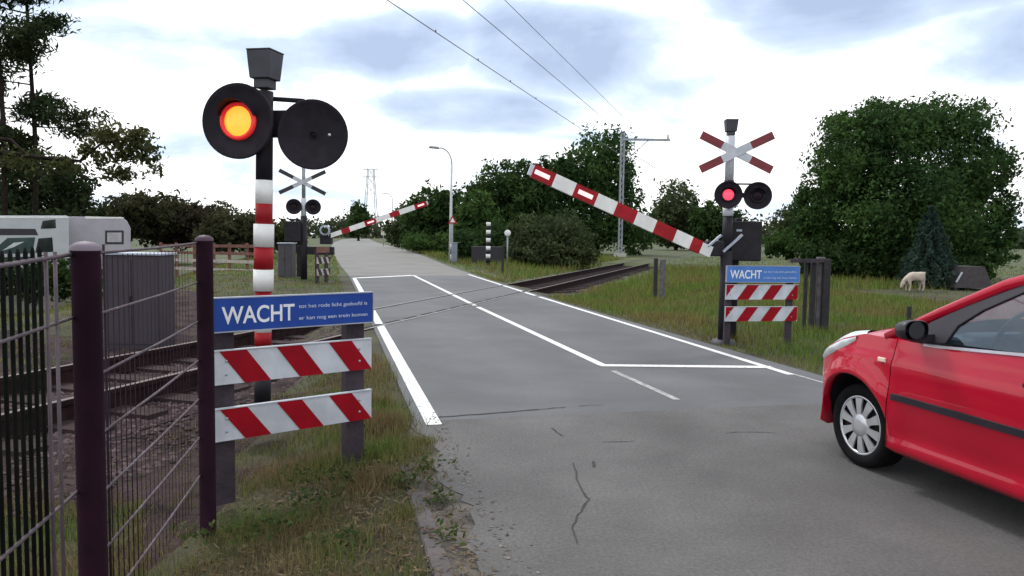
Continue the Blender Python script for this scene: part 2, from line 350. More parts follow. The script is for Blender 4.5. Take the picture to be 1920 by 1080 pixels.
mb.mi = np.where((cy_ < 4.4) & (cx_ < -.53 * cy_), 0, mb.mi); mb.mi = np.where((cx_ < -.40 * cy_) & (cx_ > -.56 * cy_) & (cy_ < 19) & (cy_ > 8), 1, mb.mi).astype(int); mb.mi[(cy_ > 27)] = 2; mb.mi = mb.mi.tolist(); mb.sm = [True] * len(mb.f)
tag(mb.build('ground', [M_ground, M_soil, M_field]), kind='structure')

# the road: worn near part, smooth part over the crossing, pale part beyond
def dpt(P): return P.xy.dot(RN), P.xy.dot(RU)
SEAM = 5.95
near = [road(.78, -6), road(.80, 2)] + [road(.70 + .05 * math.sin(q * 5.1) + random.uniform(-.03, .03) - .08 * max(0, q - 5.2), q) for q in np.arange(2.2, 5.9, .09)] + [road(.66, SEAM), road(5.35, SEAM), road(5.4, 2), road(5.4, -6)]
sheet('worn_road', near, 0, M_asph_old)
T2 = 27.6
mid = [road(.66, SEAM), road(.68, 12), road(.66, T2), road(5.4, T2), road(5.22, 16), road(5.35, SEAM)]
sheet('road', mid, 0, M_asph)
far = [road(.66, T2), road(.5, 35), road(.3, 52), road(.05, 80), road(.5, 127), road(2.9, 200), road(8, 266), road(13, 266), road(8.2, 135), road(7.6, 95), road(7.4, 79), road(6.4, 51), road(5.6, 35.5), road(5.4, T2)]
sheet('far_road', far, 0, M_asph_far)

def strip(name, a, b, w, m, z=.004, kind='structure'):
    a = Vector(a[:2]); b = Vector(b[:2]); d = (b - a).normalized(); q = Vector((d.y, -d.x)) * w / 2
    o = MB().prism([(*(a + q), z), (*(a - q), z), (*(b - q), z), (*(b + q), z)], (0, 0, -.002)).build(name, m); return tag(o, kind=kind)
g2 = lambda x, y: G(x, y).xy
# white markings; small breaks where the rails pass
strip('edge_marking', road(.80, 5.80), road(.80, 12.4), .125, M_line)
strip('edge_marking', road(.80, 12.62), road(.80, 14.9), .125, M_line)
strip('edge_marking', road(.80, 15.3), road(.80, 25.9), .125, M_line)
strip('centre_marking', g2(1130, 685), road(3.03, 15.4), .105, M_line)
strip('centre_marking', road(3.03, 15.75), road(3.0, 27.5), .105, M_line)
strip('edge_marking', road(5.02, 7.3), road(5.08, 17.9), .095, M_line)
strip('edge_marking', road(5.08, 18.3), road(5.2, 28.4), .10, M_line)
strip('edge_marking', road(5.10, 6.2), road(5.06, 7.3), .045, M_line_worn)
strip('stop_marking', g2(1124, 685.5), g2(1448, 689), .14, M_line, z=.006)
strip('stop_marking', g2(668, 521.5), g2(776, 516.5), .34, M_line, z=.006)
strip('worn_marking', g2(1150, 696), g2(1270, 750), .07, M_line_worn)
# seam between old and new surfacing, cracks
def crack(pts, w):
    mb = MB(); P = [Vector((*g2(*p), .0035)) for p in pts]
    for a, b in zip(P, P[1:]):
        d = (b - a).normalized(); q = Vector((d.y, -d.x, 0)) * w * random.uniform(.6, 1.2) / 2
        mb.add([a + q, a - q, b - q, b + q], [(0, 1, 2, 3)])
    return tag(mb.build('road_crack', M_crack), kind='structure')
def wig(pts, n, amp):
    out = []
    for (x0, y0), (x1, y1) in zip(pts, pts[1:]):
        for i in range(n): out.append((x0 + (x1 - x0) * i / n + random.uniform(-amp, amp), y0 + (y1 - y0) * i / n + random.uniform(-amp * .4, amp * .4)))
    return out + [pts[-1]]
crack(wig([(812, 783), (900, 777), (1010, 768)], 5, 1.5), .028)
crack(wig([(1010, 768), (1060, 764)], 6, 2), .016)
crack(wig([(1085, 761), (1130, 759)], 4, 2), .012)
crack(wig([(1035, 803), (1055, 818)], 4, 2), .012)
crack(wig([(1112, 866), (1114, 876)], 2, 1), .018)
crack(wig([(1081, 893), (1090, 915), (1105, 937), (1083, 966)], 4, 2.5), .012)
crack(wig([(1083, 966), (1074, 990), (1082, 1020)], 4, 2), .008)
crack(wig([(1076, 868), (1081, 893)], 3, 1.5), .008)
crack(wig([(1130, 830), (1190, 827)], 4, 2), .010)
crack(wig([(1360, 812), (1400, 810), (1452, 812)], 4, 1.5), .008)

# track bed, rails in the road, loose rails beside it
def tstrip(name, d0, d1, t0, t1, z, m, thick=.02):
    return tag(MB().prism([track(d0, t0, z), track(d1, t0, z), track(d1, t1, z), track(d0, t1, z)], (0, 0, -thick)).build(name, m), kind='structure')
def cross_t(d, dr):                       # where track line d meets road line dr
    A = np.array([[TU.x, -RU.x], [TU.y, -RU.y]]); bvec = np.array([RN.x * dr - TN.x * d, RN.y * dr - TN.y * d])
    return float(np.linalg.solve(A, bvec)[0])
GA, GB = TRACK_D + .7175, TRACK_D - .7175
tl = [cross_t(d, .4) for d in (GB - .75, GA + .75)]; tr_ = [cross_t(d, 5.75) for d in (GB - .75, GA + .75)]
d0, d1 = GB - .75, GA + .75
tag(MB().prism([track(d0, -8, -.22), track(d1, -8, -.22), track(d1, tl[1], -.22), track(d0, tl[0], -.22)], (0, 0, -.05)).build('track_bed', M_ballast), kind='structure')
tag(MB().prism([track(d0, tr_[0], -.22), track(d1, tr_[1], -.22), track(d1, 240, -.22), track(d0, 240, -.22)], (0, 0, -.05)).build('track_bed', M_ballast), kind='structure')
tk = thing('railway_track', 'rusty railway rails crossing the road at a slant', 'railway track', track(TRACK_D, 13, 0))
for d in (GA, GB):
    a, b = cross_t(d, .62), cross_t(d, 5.45)
    mb = MB()
    for t0, t1 in ((-8, a), (b, 240)):
        for off, w, z0, z1 in ((0, .16, -.23, -.185), (0, .030, -.185, -.045), (0, .072, -.045, .0)):
            mb.prism([track(d - w / 2, t0, z1), track(d + w / 2, t0, z1), track(d + w / 2, t1, z1), track(d - w / 2, t1, z1)], (0, 0, z0 - z1), 0)
        mb.prism([track(d - .03, t0, .004), track(d + .03, t0, .004), track(d + .03, t1, .004), track(d - .03, t1, .004)], (0, 0, -.003), 2)
    mb.prism([track(d - .032, a, .007), track(d + .032, a, .007), track(d + .032, b, .007), track(d - .032, b, .007)], (0, 0, -.005), 1)
    o = mb.build('rail', [M_rail, M_railtop, M_railhead], tk, loc=-Vector(tk.location))
    # rubber-lined flange groove beside the rail, with short bridges
    sgn = 1 if d < TRACK_D else -1   # on the gauge side
    mb = MB(); t = a
    while t < b - .05:
        t1 = min(t + .52, b); w0, w1 = d + sgn * .036, d + sgn * (.125 if sgn > 0 else .075)
        mb.prism([track(w0, t, .0045), track(w1, t, .0045), track(w1, t1, .0045), track(w0, t1, .0045)], (0, 0, -.002)); t += .52 + .2 * (d < TRACK_D and t < a + 7)
    mb.build('flange_groove', mat('groove_rubber', (.016, .015, .015), .9, spec=.2), tk, loc=-Vector(tk.location))
for t in np.arange(-5, cross_t(TRACK_D, .0), .62):
    MB().box((0, 0, 0), (2.5, .25, .06)).build('sleeper', M_sleeper, tk, loc=track(TRACK_D, t, -.213) - Vector(tk.location)).rotation_euler = (0, 0, -TA)
for t in np.arange(cross_t(TRACK_D, 6.1), 60, .75):
    MB().box((0, 0, 0), (2.5, .25, .06)).build('sleeper', M_sleeper, tk, loc=track(TRACK_D, t, -.213) - Vector(tk.location)).rotation_euler = (0, 0, -TA)

# stones: random squashed lumps, numpy built
def stones(name, P, size, m, label, cat='stones'):
    ico = np.array([(0, 0, 1), (.9, 0, .2), (.3, .85, .2), (-.75, .5, .2), (-.7, -.55, .15), (.35, -.85, .2)], float)
    tri = [(0, 1, 2), (0, 2, 3), (0, 3, 4), (0, 4, 5), (0, 5, 1)]
    n = len(P); sc = size * rng.uniform(.5, 1.5, (n, 1, 1)) * rng.uniform(.7, 1.2, (n, 1, 3))
    an = rng.uniform(0, 6.28, n); c, s = np.cos(an), np.sin(an)
    v = ico[None] * (1 + rng.normal(0, .18, (n, 6, 3))); v = v * sc
    vx = v[..., 0] * c[:, None] - v[..., 1] * s[:, None]; vy = v[..., 0] * s[:, None] + v[..., 1] * c[:, None]
    v = np.stack([vx, vy, v[..., 2] * .7], -1) + P[:, None, :]
    me = bpy.data.meshes.new(name); me.vertices.add(n * 6); me.vertices.foreach_set('co', v.astype(np.float32).ravel())
    f = (np.arange(n)[:, None, None] * 6 + np.array(tri)[None]).ravel().astype(np.int32)
    me.loops.add(len(f)); me.loops.foreach_set('vertex_index', f); me.polygons.add(n * 5); me.polygons.foreach_set('loop_start', np.arange(0, len(f), 3, dtype=np.int32))
    me.materials.append(m); me.update(calc_edges=True); me.validate()
    o = bpy.data.objects.new(name, me); COL.objects.link(o)
    return tag(o, label, cat, kind='stuff')
n = 14000; t = rng.uniform(1, 14, n); d = rng.uniform(GB - 1.7, GA + .95, n)
P = np.stack([TN.x * d + TU.x * t, TN.y * d + TU.y * t, np.full(n, -.222)], 1)
P = P[(P[:, :2] @ np.array(RN)) < .45]; P[:, 2] = np.maximum(P[:, 2], ground_z(P[:, 0], P[:, 1]) - .002)
n = 5000; t = np.exp(rng.uniform(math.log(17), math.log(70), n)); d = rng.uniform(GB - .8, GA + .85, n)
P2 = np.stack([TN.x * d + TU.x * t, TN.y * d + TU.y * t, np.full(n, -.222)], 1); P2 = P2[(P2[:, :2] @ np.array(RN)) > 5.8]
stones('ballast_stones', np.concatenate([P, P2]), .025, M_ballast_st, 'rusty brown, flare tinted track ballast between and beside the rails', 'ballast')
# crumbly gravel along the near left edge of the road
n = 2600; t = rng.uniform(2.6, 6.2, n); d = .70 + rng.normal(0, .09, n)
P = np.stack([RN.x * d + RU.x * t, RN.y * d + RU.y * t, np.where(d > .78, .001, -.03)], 1); P = P[(d > .52) & (d < .98)]
n = 500; t = rng.uniform(2.5, 8, n); d = rng.uniform(.9, 5.2, n)
P2 = np.stack([RN.x * d + RU.x * t, RN.y * d + RU.y * t, np.full(n, .0)], 1)
stones('edge_gravel', P[::2], .011, M_gravel, 'loose grey gravel along the broken left edge of the near road', 'gravel')
n = 150; t = rng.uniform(3, 9, n); d = 5.45 + np.abs(rng.normal(0, .2, n))
tag(MB().prism([road(.44, 2, -.006), road(.44, 5.2, -.006), road(.60, 6.1, -.006), road(.84, 6.1, -.006), road(.84, 2, -.006)], (0, 0, -.02)).build('gravel_strip', mat('gravel_soil', (.080, .070, .060), .95, var=.4, scale=5, bump=1., bscale=70, col2=(.13, .115, .10))), kind='structure')
# concrete edging beside the near road
mb = MB()
for i in range(5):
    t0 = 1.2 + i * .62; mb.box(road(.49, t0 + .3, -.028), (.09, .60, .06), Matrix.Rotation(-RA, 3, 'Z'))
tag(mb.build('kerb', M_kerb, bevel=.008), kind='structure')

# ------------------------------------------------------------------ vegetation builders
def leafquads(P, size, nrm=None, asp=1.5, jit=1.0):
    n = len(P); a = rng.normal(0, 1, (n, 3))
    if nrm is not None: a = a * jit + nrm
    a /= np.linalg.norm(a, axis=1, keepdims=True) + 1e-9
    b = rng.normal(0, 1, (n, 3)); u = np.cross(a, b); u /= np.linalg.norm(u, axis=1, keepdims=True) + 1e-9
    w = np.cross(a, u); s = size * rng.uniform(.6, 1.35, (n, 1))
    return np.stack([P - u * s * asp, P + w * s * .55, P + u * s * asp, P - w * s * .55], 1).reshape(-1, 3)
def lobe_points(c, r, n, clumps, spread=.2, fill=.25):
    """points in clumps spread over an ellipsoid's surface, plus some inside"""
    c = np.array(c); r = np.array(r)
    q = rng.normal(0, 1, (clumps, 3)); q /= np.linalg.norm(q, axis=1, keepdims=True)
    q *= rng.uniform(.72, 1.08, (clumps, 1))
    k = rng.integers(0, clumps, n); p = q[k] + np.clip(rng.normal(0, 1, (n, 3)), -1.7, 1.7) * spread * rng.uniform(.35, 1.2, (clumps, 1))[k]
    m = int(n * fill); z = rng.normal(0, 1, (m, 3)); z /= np.linalg.norm(z, axis=1, keepdims=True); p[:m] = z * rng.uniform(.2, .95, (m, 1))
    nr = p / (np.linalg.norm(p, axis=1, keepdims=True) + 1e-6)
    return c + p * r, nr
def tree(name, label, cat, base, lobes, leaf, size, count, trunk=True, group=None, tr=.2, spread=.2, fill=.25, clump=45):
    """lobes: (centre, radii) in world metres"""
    base = Vector(base); base.z = float(ground_z(base.x, base.y)) - .05
    t = thing(name, label, cat, base, 0, group); bv = np.array(base)
    vol = np.array([(r[0] * r[2]) for _, r in lobes]); vol = vol / vol.sum(); VS = []
    for (c, r), w in zip(lobes, vol):
        p, nr = lobe_points(np.array(c) - bv, r, max(60, int(count * w)), max(10, int(clump * (w * len(lobes)) ** .5)), spread, fill)
        p[:, 2] = np.maximum(p[:, 2], rng.uniform(.02, .3, len(p)))
        VS.append(leafquads(p, size, nr, 1.2, .9))
    np_mesh('crown', np.concatenate(VS), 4, leaf, t)
    if trunk:
        mb = MB(); top = max(c[2] for c, r in lobes) - base.z; tz = min(top * .45, 3.2)
        pts = [(random.uniform(-.03, .03) * i, random.uniform(-.03, .03) * i, tz * i / 4) for i in range(5)]
        mb.tube(pts, [tr * 1.35, tr * 1.05, tr, tr * .92, tr * .8], 9)
        for c, r in lobes:
            e = Vector(c) - base; a = Vector(pts[3 if e.z > tz else 2]); md = a.lerp(e, .5) + Vector((random.uniform(-.2, .2), random.uniform(-.2, .2), .15))
            mb.tube([a, md, e, e + (e - a) * .15], [tr * .5, tr * .3, tr * .16, tr * .05], 6)
        mb.build('trunk', M_bark, t)
    return t
def L(Y, *ls, ry=None):                   # picture-sized lobes at a real distance -> metres
    out = []
    for l in ls:
        x, y, a, b = l[:4]; yo = l[4] if len(l) > 4 else 0
        c = at(x, y, Y + yo); k = (Y + yo) / F; out.append(((c.x, c.y, c.z), (a * k, (ry or max(a, b)) * k, b * k)))
    return out
def gz(x, Y): p = at(x, 440, Y); return (p.x, p.y, 0)

tree('oak_tree', 'huge dark green spreading oak on the right, beyond the red car', 'tree', gz(1655, 31),
     L(31, (1700, 300, 150, 95), (1590, 310, 65, 75, -1), (1650, 245, 90, 50), (1755, 232, 80, 44, 1), (1838, 322, 52, 58), (1800, 400, 92, 75, 1), (1690, 400, 140, 90, -1.5), (1560, 400, 62, 65), (1520, 440, 42, 48), (1540, 370, 40, 52), (1860, 425, 40, 50, 1), (1650, 480, 110, 40), (1790, 480, 90, 35, 1)),
     L_oak, .078, 88000, tr=.34, clump=60, spread=.15, fill=.2)
tree('tall_tree', 'tallest dark tree of the row left of the railway, its crown reaching the catenary mast', 'tree', gz(1120, 68),
     L(68, (1130, 330, 62, 75), (1080, 330, 55, 50), (1150, 290, 34, 40), (1105, 400, 85, 75), (1175, 400, 30, 60), (1190, 440, 36, 45), (1040, 380, 50, 65)), L_oak, .17, 24000, tr=.25, group='trees along the railway')
tree('broad_tree', 'dark broad tree left of the tallest one, behind the rounded bush', 'tree', gz(960, 64),
     L(64, (955, 345, 55, 48), (925, 400, 60, 62), (990, 400, 55, 70), (1020, 345, 35, 38), (895, 440, 40, 45)), L_dark, .17, 19000, tr=.22, group='trees along the railway')
tree('light_tree', 'lighter mid green tree just right of the street lamp', 'tree', gz(890, 49),
     L(49, (892, 395, 32, 40), (872, 440, 30, 42), (905, 440, 40, 45)), L_mid, .15, 6000, tr=.14, group='trees along the railway')
tree('small_tree', 'dark tree behind the street lamp post', 'tree', gz(825, 68),
     L(68, (820, 395, 38, 45), (790, 415, 34, 42), (850, 410, 32, 44), (800, 445, 45, 26)), L_dark, .2, 7000, tr=.16, group='trees along the railway')
tree('small_tree', 'smallest and farthest tree of the roadside row, beneath the raised far barrier tip', 'tree', gz(765, 84),
     L(84, (765, 412, 26, 30), (748, 432, 24, 26), (785, 438, 28, 24)), L_bush, .22, 4500, tr=.14, group='trees along the railway')
tree('round_bush', 'large rounded grey green bush before the trees left of the railway', 'bush', gz(1030, 41),
     L(41, (1035, 445, 68, 45), (985, 455, 40, 40), (1085, 465, 36, 36), (1030, 475, 85, 26)), L_bush, .08, 17000, trunk=False, spread=.16, fill=.4)
tree('low_bush', 'low dark bush between the street lamp and the striped post', 'bush', gz(890, 46),
     L(46, (880, 462, 45, 28), (925, 455, 32, 36)), L_dark, .11, 5000, trunk=False, fill=.4)
tree('low_bush', 'low bush on the right road verge left of the street lamp', 'bush', gz(800, 62),
     L(62, (790, 455, 40, 14), (830, 455, 26, 18)), L_mid, .13, 3500, trunk=False, fill=.4)
tree('far_tree', 'distant round topped tree just left of the signal with the red and white cross', 'tree', gz(1268, 100),
     L(100, (1268, 390, 42, 45), (1245, 415, 28, 40), (1295, 420, 24, 40), (1268, 440, 45, 22)), L_bush, .26, 6500, tr=.22)
tree('far_tree', 'distant dark tree partly hidden by the signal with the red and white cross', 'tree', gz(1330, 95),
     L(95, (1330, 410, 30, 32), (1318, 430, 30, 28), (1370, 425, 30, 30), (1400, 440, 26, 22)), L_dark, .26, 5000, tr=.18)
tree('round_bush', 'yellow green bush at the left foot of the oak', 'bush', gz(1500, 34),
     L(34, (1490, 455, 42, 26), (1530, 440, 36, 34), (1455, 462, 26, 20)), L_mid, .09, 6000, trunk=False, fill=.4)
tree('small_tree', 'pale blue green tree showing at the left edge of the oak crown', 'tree', gz(1480, 60),
     L(60, (1478, 420, 28, 26), (1500, 400, 24, 24), (1510, 440, 40, 26)), L_bush, .15, 3500, tr=.12)
tree('dark_shrub', 'dark shrub under the oak beside the timber posts', 'bush', gz(1590, 29),
     L(29, (1590, 490, 55, 36), (1650, 500, 40, 28), (1530, 490, 30, 34)), L_dark, .08, 7000, trunk=False, fill=.4)
# small spruce in front of the oak
def spruce(name, label, base, h, rad, leaf, size, count):
    base = Vector(base); base.z = float(ground_z(base.x, base.y)) - .05
    t = thing(name, label, 'tree', base); V = []
    tiers = 13
    for i in range(tiers):
        f = i / (tiers - 1); z = h * (.08 + .88 * f); r = rad * (1 - f) ** .85 + .06
        nb = max(5, int(13 * (1 - f)) + 4)
        for k in range(nb):
            an = 6.28 * k / nb + i * .7; rr = r * random.uniform(.75, 1.1); m = max(8, int(count / (tiers * nb)))
            s = rng.uniform(.1, 1, m) ** .7
            p = np.stack([np.cos(an) * s * rr, np.sin(an) * s * rr, z - s * rr * .28 + rng.normal(0, .03, m)], 1) + rng.normal(0, .05 * r + .01, (m, 3))
            V.append(leafquads(p, size, None, 1.8))
    np_mesh('crown', np.concatenate(V), 4, leaf, t)
    MB().tube([(0, 0, 0), (0, 0, h * .5), (0, 0, h * .98)], [h * .022, h * .015, .01], 8).build('trunk', M_bark, t)
tree('dark_shrub', 'long dark shrub in the shade under the right half of the oak', 'bush', gz(1800, 28),
     L(28, (1720, 508, 50, 24), (1800, 505, 50, 24)), L_dark, .08, 7000, trunk=False, fill=.4)
spruce('spruce_tree', 'small tiered blue green spruce standing before the oak', gz(1745, 25), 2.8, 1.1, leafmat('spruce_needles', (.036, .062, .050), (.056, .088, .066)), .045, 10000)

# left side
tree('dark_conifer', 'dense dark green tree mass directly behind the motorhome', 'tree', gz(70, 44),
     L(44, (60, 370, 70, 50), (120, 350, 50, 52), (10, 385, 50, 45), (150, 400, 40, 36), (70, 420, 110, 30)), L_pine, .14, 13000, tr=.2)
tree('brown_hedge_bush', 'brownish bush behind the caravan, tallest of the left hedge', 'bush', gz(245, 52),
     L(52, (240, 400, 50, 42), (200, 430, 55, 36), (290, 400, 45, 38)), L_brown, .16, 7000, trunk=False, group='bushes of the left hedge', fill=.4)
tree('brown_hedge_bush', 'brownish bush in the middle of the left hedge, right of the caravan', 'bush', gz(345, 55),
     L(55, (340, 415, 55, 40), (380, 420, 45, 38), (310, 435, 50, 30)), L_hedge, .16, 7000, trunk=False, group='bushes of the left hedge', fill=.4)
tree('brown_hedge_bush', 'brownish green bush seen just left of the striped pole of the near signal', 'bush', gz(450, 50),
     L(50, (435, 435, 45, 34), (470, 440, 34, 36), (405, 445, 40, 28)), L_brown, .15, 6000, trunk=False, group='bushes of the left hedge', fill=.4)
tree('olive_bush', 'small olive bush behind the grey box next to the striped pole', 'bush', gz(520, 45),
     L(45, (520, 445, 30, 26), (548, 450, 24, 22)), L_warm, .12, 3500, trunk=False, fill=.4)
tree('round_tree', 'lone dark domed tree at the far end of the road', 'tree', gz(672, 165),
     L(165, (672, 408, 18, 24), (672, 424, 22, 18)), L_dark, .42, 2600, tr=.25)

tree('low_hedge', 'low dark hedge in front of the motorhome, seen between the fence bars', 'hedge', gz(60, 21),
     L(21, (-40, 525, 60, 42), (40, 522, 60, 40), (110, 520, 50, 38), (165, 525, 40, 34), ry=30), L_dark, .055, 11000, trunk=False, fill=.4, spread=.16)
# far woods: one mass along the horizon
V = []
for i in range(420):
    an = random.uniform(-58, 52); r = random.uniform(250, 330); x, y = r * math.sin(R_(an)), r * math.cos(R_(an))
    hgt = 8.5 + 2.2 * math.sin(an * .5) + random.uniform(-1.5, 1.5)
    if -10.5 < an < -5: hgt *= .5
    p, nr = lobe_points((x, y, hgt * .5 - .5), (random.uniform(4, 8), 4, hgt * .52), 130, 16, .22)
    V.append(leafquads(p, .75, nr, 1.1))
tag(np_mesh('far_woods', np.concatenate(V), 4, leafmat('far_leaves', (.045, .060, .036), (.070, .082, .045), scale=.03)), 'low dull green woods along the horizon', 'woods', kind='stuff')

# tall pines at the left edge, behind the motorhome
def pine(label, bx, Y, ztop, tr, seed, branches):
    rnd = random.Random(seed); base = Vector(gz(bx, Y)); base.z = float(ground_z(base.x, base.y)) - .05
    t = thing('pine_tree', label, 'tree', base, 0, 'pines at the left edge')
    mb = MB()
    mb.tube([(0, 0, 0), (.12, 0, ztop * .4), (-.1, .02, ztop * .75), (0, 0, ztop)], [tr, tr * .8, tr * .55, .02], 9); V = []
    for z, ln, an in branches:
        d = Vector((math.cos(an), math.sin(an), 0)); a = Vector((0, 0, z)); dr = rnd.uniform(-.12, .12)
        pts = [a, a + d * ln * .5 + Vector((0, 0, .04 * ln)), a + d * ln + Vector((0, 0, dr * ln))]
        mb.tube(pts, [tr * .32, tr * .2, tr * .07], 6)
        for j in range(rnd.randint(4, 7)):
            s = rnd.uniform(.25, 1.05); q = pts[0].lerp(pts[2], s) + Vector((rnd.uniform(-.22, .22) * ln, rnd.uniform(-.22, .22) * ln, rnd.uniform(-.10, .16) * ln))
            mb.tube([pts[0].lerp(pts[2], s * .85), q], [tr * .09, tr * .04], 5)
            n = 95; p = np.array(q) + np.clip(rng.normal(0, 1, (n, 3)), -1.8, 1.8) * np.array([.40, .40, .19]) * rnd.uniform(.7, 1.25)
            V.append(leafquads(p, .075, None, 2.4))
    mb.build('trunk', M_bark, t); np_mesh('crown', np.concatenate(V), 4, L_pine, t)
rb = random.Random(3)
brs = [(z, (3.5 if z > 6.5 else 1.9) * rb.uniform(.5, 1.05), rb.choice([rb.uniform(-.9, .9), rb.uniform(2.3, 3.9), rb.uniform(0, 6.28)])) for z in np.arange(5.2, 16.5, .62)]
pine('tall sparse dark pine, right one of two rising behind the motorhome', 66, 34, 17, .12, 1, brs)
brs = [(z, 2.6 * rb.uniform(.5, 1.05), rb.uniform(0, 6.28)) for z in np.arange(5.0, 16.5, .68)]
pine('tall sparse dark pine standing at the very left edge of the view', 8, 33, 17, .13, 2, brs)
# reaching branch of a broadleaf tree whose trunk stands outside the view
base = Vector(gz(-140, 14)); base.z = float(ground_z(base.x, base.y)) - .05
t = thing('overhanging_tree', 'broadleaf tree reaching a leafy brownish branch in from the left edge', 'tree', base)
mb = MB(); bv = lambda x, y, Y=14: at(x, y, Y) - base
mb.tube([(0, 0, 0), bv(-140, 350), bv(-110, 250), bv(-130, 100)], [.16, .13, .1, .06], 9)
V = []
def limb(pts, r0):
    mb.tube(pts, [r0 * (1 - .8 * i / (len(pts) - 1)) for i in range(len(pts))], 7)
limb([bv(-130, 300), bv(0, 285), bv(90, 297), bv(150, 302), bv(195, 265), bv(235, 262)], .055)
limb([bv(-125, 250), bv(20, 262), bv(60, 300), bv(140, 345)], .045)
limb([bv(195, 265), bv(215, 300), bv(240, 320)], .02)
limb([bv(195, 265), bv(230, 270), bv(285, 300)], .018)
limb([bv(150, 302), bv(185, 250), bv(210, 240)], .018)
for x, y, a, b, n in [(205, 258, 26, 20, 420), (250, 265, 24, 20, 420), (272, 290, 22, 18, 260), (230, 290, 30, 14, 260), (225, 328, 26, 12, 330), (185, 300, 14, 14, 130), (295, 318, 8, 10, 50), (262, 250, 14, 8, 160), (165, 280, 16, 16, 160), (120, 310, 28, 14, 200), (40, 300, 40, 20, 260)]:
    c = np.array(bv(x, y)); p = c + rng.normal(0, .55, (n, 3)) * np.array([a, 25, b]) * 14 / F
    V.append(leafquads(p, .042, None, 1.3))
mb.build('trunk', M_bark, t); np_mesh('crown', np.concatenate(V), 4, L_warm, t)
#VEG_END

# ------------------------------------------------------------------ grass and weeds
def fence_x(y): return -1.43 - .147 * (y - 2.5)
def scatter(n, dlo, dhi, tlo, thi):
    t = np.exp(rng.uniform(math.log(tlo), math.log(thi), n)); d = rng.uniform(0, 1, n)
    d = dlo + (dhi - dlo) * d if np.ndim(dlo) == 0 else dlo + (dhi - dlo) * d
    return np.stack([RN.x * d + RU.x * t, RN.y * d + RU.y * t], 1), d, t
GR = []
def blades(xy, hgt, wid, lean=.35):
    if np.ndim(hgt) == 0: hgt = np.full(len(xy), hgt)
    n = len(xy); dep = np.maximum(xy[:, 1], 2.0)
    z = ground_z(xy[:, 0], xy[:, 1]); h = hgt * rng.uniform(.45, 1.25, n); w = np.maximum(wid, dep * .00065)
    an = rng.uniform(0, 6.28, n); ln = np.abs(rng.normal(0, lean, n)) * h; la = rng.uniform(0, 6.28, n)
    b = np.stack([xy[:, 0], xy[:, 1], z - .01], 1); s = np.stack([np.cos(an) * w, np.sin(an) * w, 0 * w], 1)
    tip = b + np.stack([np.cos(la) * ln, np.sin(la) * ln, h], 1)
    GR.append(np.stack([b - s, b + s, tip], 1).reshape(-1, 3))
def offtrack(xy, m=1.75):
    dt = xy @ np.array(TN); return np.abs(dt - TRACK_D) > m + .25 * wob(xy[:, 0], xy[:, 1], 2)
def infence(xy): return xy[:, 0] > fence_x(xy[:, 1])
# near left bank
BANK = GR = []
xy, d, t = scatter(70000, -2.6, .70, 2.2, 9.5)
pat = .5 + .5 * wob(xy[:, 0], xy[:, 1], 1.6); keep = (rng.uniform(0, 1, len(xy)) < .35 + .65 * pat) & offtrack(xy)
keep &= ~(~infence(xy) & (rng.uniform(0, 1, len(xy)) > np.where(xy[:, 0] > fence_x(xy[:, 1]) - .4, .8, .25))); keep &= ~((np.abs(d - .5) < .08) & (t < 4.3))
keep &= rng.uniform(0, 1, len(xy)) < sst(.72, .45, d) + .08
blades(xy[keep], (.035 + .085 * pat ** 1.5 + .05 * sst(4.5, 6, t) * sst(-.8, .2, d))[keep], .0028)
# tall tuft beside the warning board and the left line
for (px_, py_, n, rr, h) in [(715, 800, 1600, .22, .16), (690, 760, 900, .2, .14), (740, 850, 1200, .22, .10), (600, 860, 1300, .30, .12), (530, 860, 900, .25, .10), (790, 830, 500, .12, .07), (680, 900, 1300, .25, .09), (560, 960, 700, .2, .07), (760, 960, 500, .12, .06), (450, 950, 900, .2, .08)]:
    c = G(px_, py_); blades(np.array(c.xy) + rng.normal(0, rr * .5, (n, 2)), h, .0026, .5)
n = 9000; yy = rng.uniform(2.6, 4.6, n); xx = -yy * rng.uniform(.5, .75, n); blades(np.stack([xx, yy], 1), .07, .003)
tag(np_mesh('bank_grass', np.concatenate(BANK), 3, L_bank), 'dry olive and brown grass tufts on the near left bank', 'grass', kind='stuff')
GR = []
#G2
# beyond the track on the left, round the far signal
xy, d, t = scatter(70000, -14, .35, 9, 60); k = offtrack(xy) & ~((xy[:, 0] < -.40 * xy[:, 1]) & (xy[:, 0] > -.56 * xy[:, 1]) & (xy[:, 1] < 19) & (rng.uniform(0, 1, len(xy)) > .22)); blades(xy[k], (.06 + .06 * wob(xy[:, 0], xy[:, 1]) ** 2)[k], .004)
# right verge, near to far
xy, d, t = scatter(70000, 5.3, 15, 4.5, 26); pat = .5 + .5 * wob(xy[:, 0], xy[:, 1], 1.2)
k = offtrack(xy, 1.6); edge = sst(5.2, 5.9, d)
blades(xy[k], (.05 + (.06 + .10 * pat) * edge)[k], .003)
xy, d, t = scatter(26000, 5.5, 20, 20, 75); k = offtrack(xy, 1.9) & (d > 5.5 + (t - 27) * .05); blades(xy[k], (.10 + .22 * sst(6, 8, d))[k], .004)
xy, d, t = scatter(26000, 12, 45, 6, 60); k = offtrack(xy, 1.9); blades(xy[k], np.full(k.sum(), .10), .004)
tag(np_mesh('grass', np.concatenate(GR), 3, L_grass), 'patchy green and straw coloured grass on the verges', 'grass', kind='stuff')
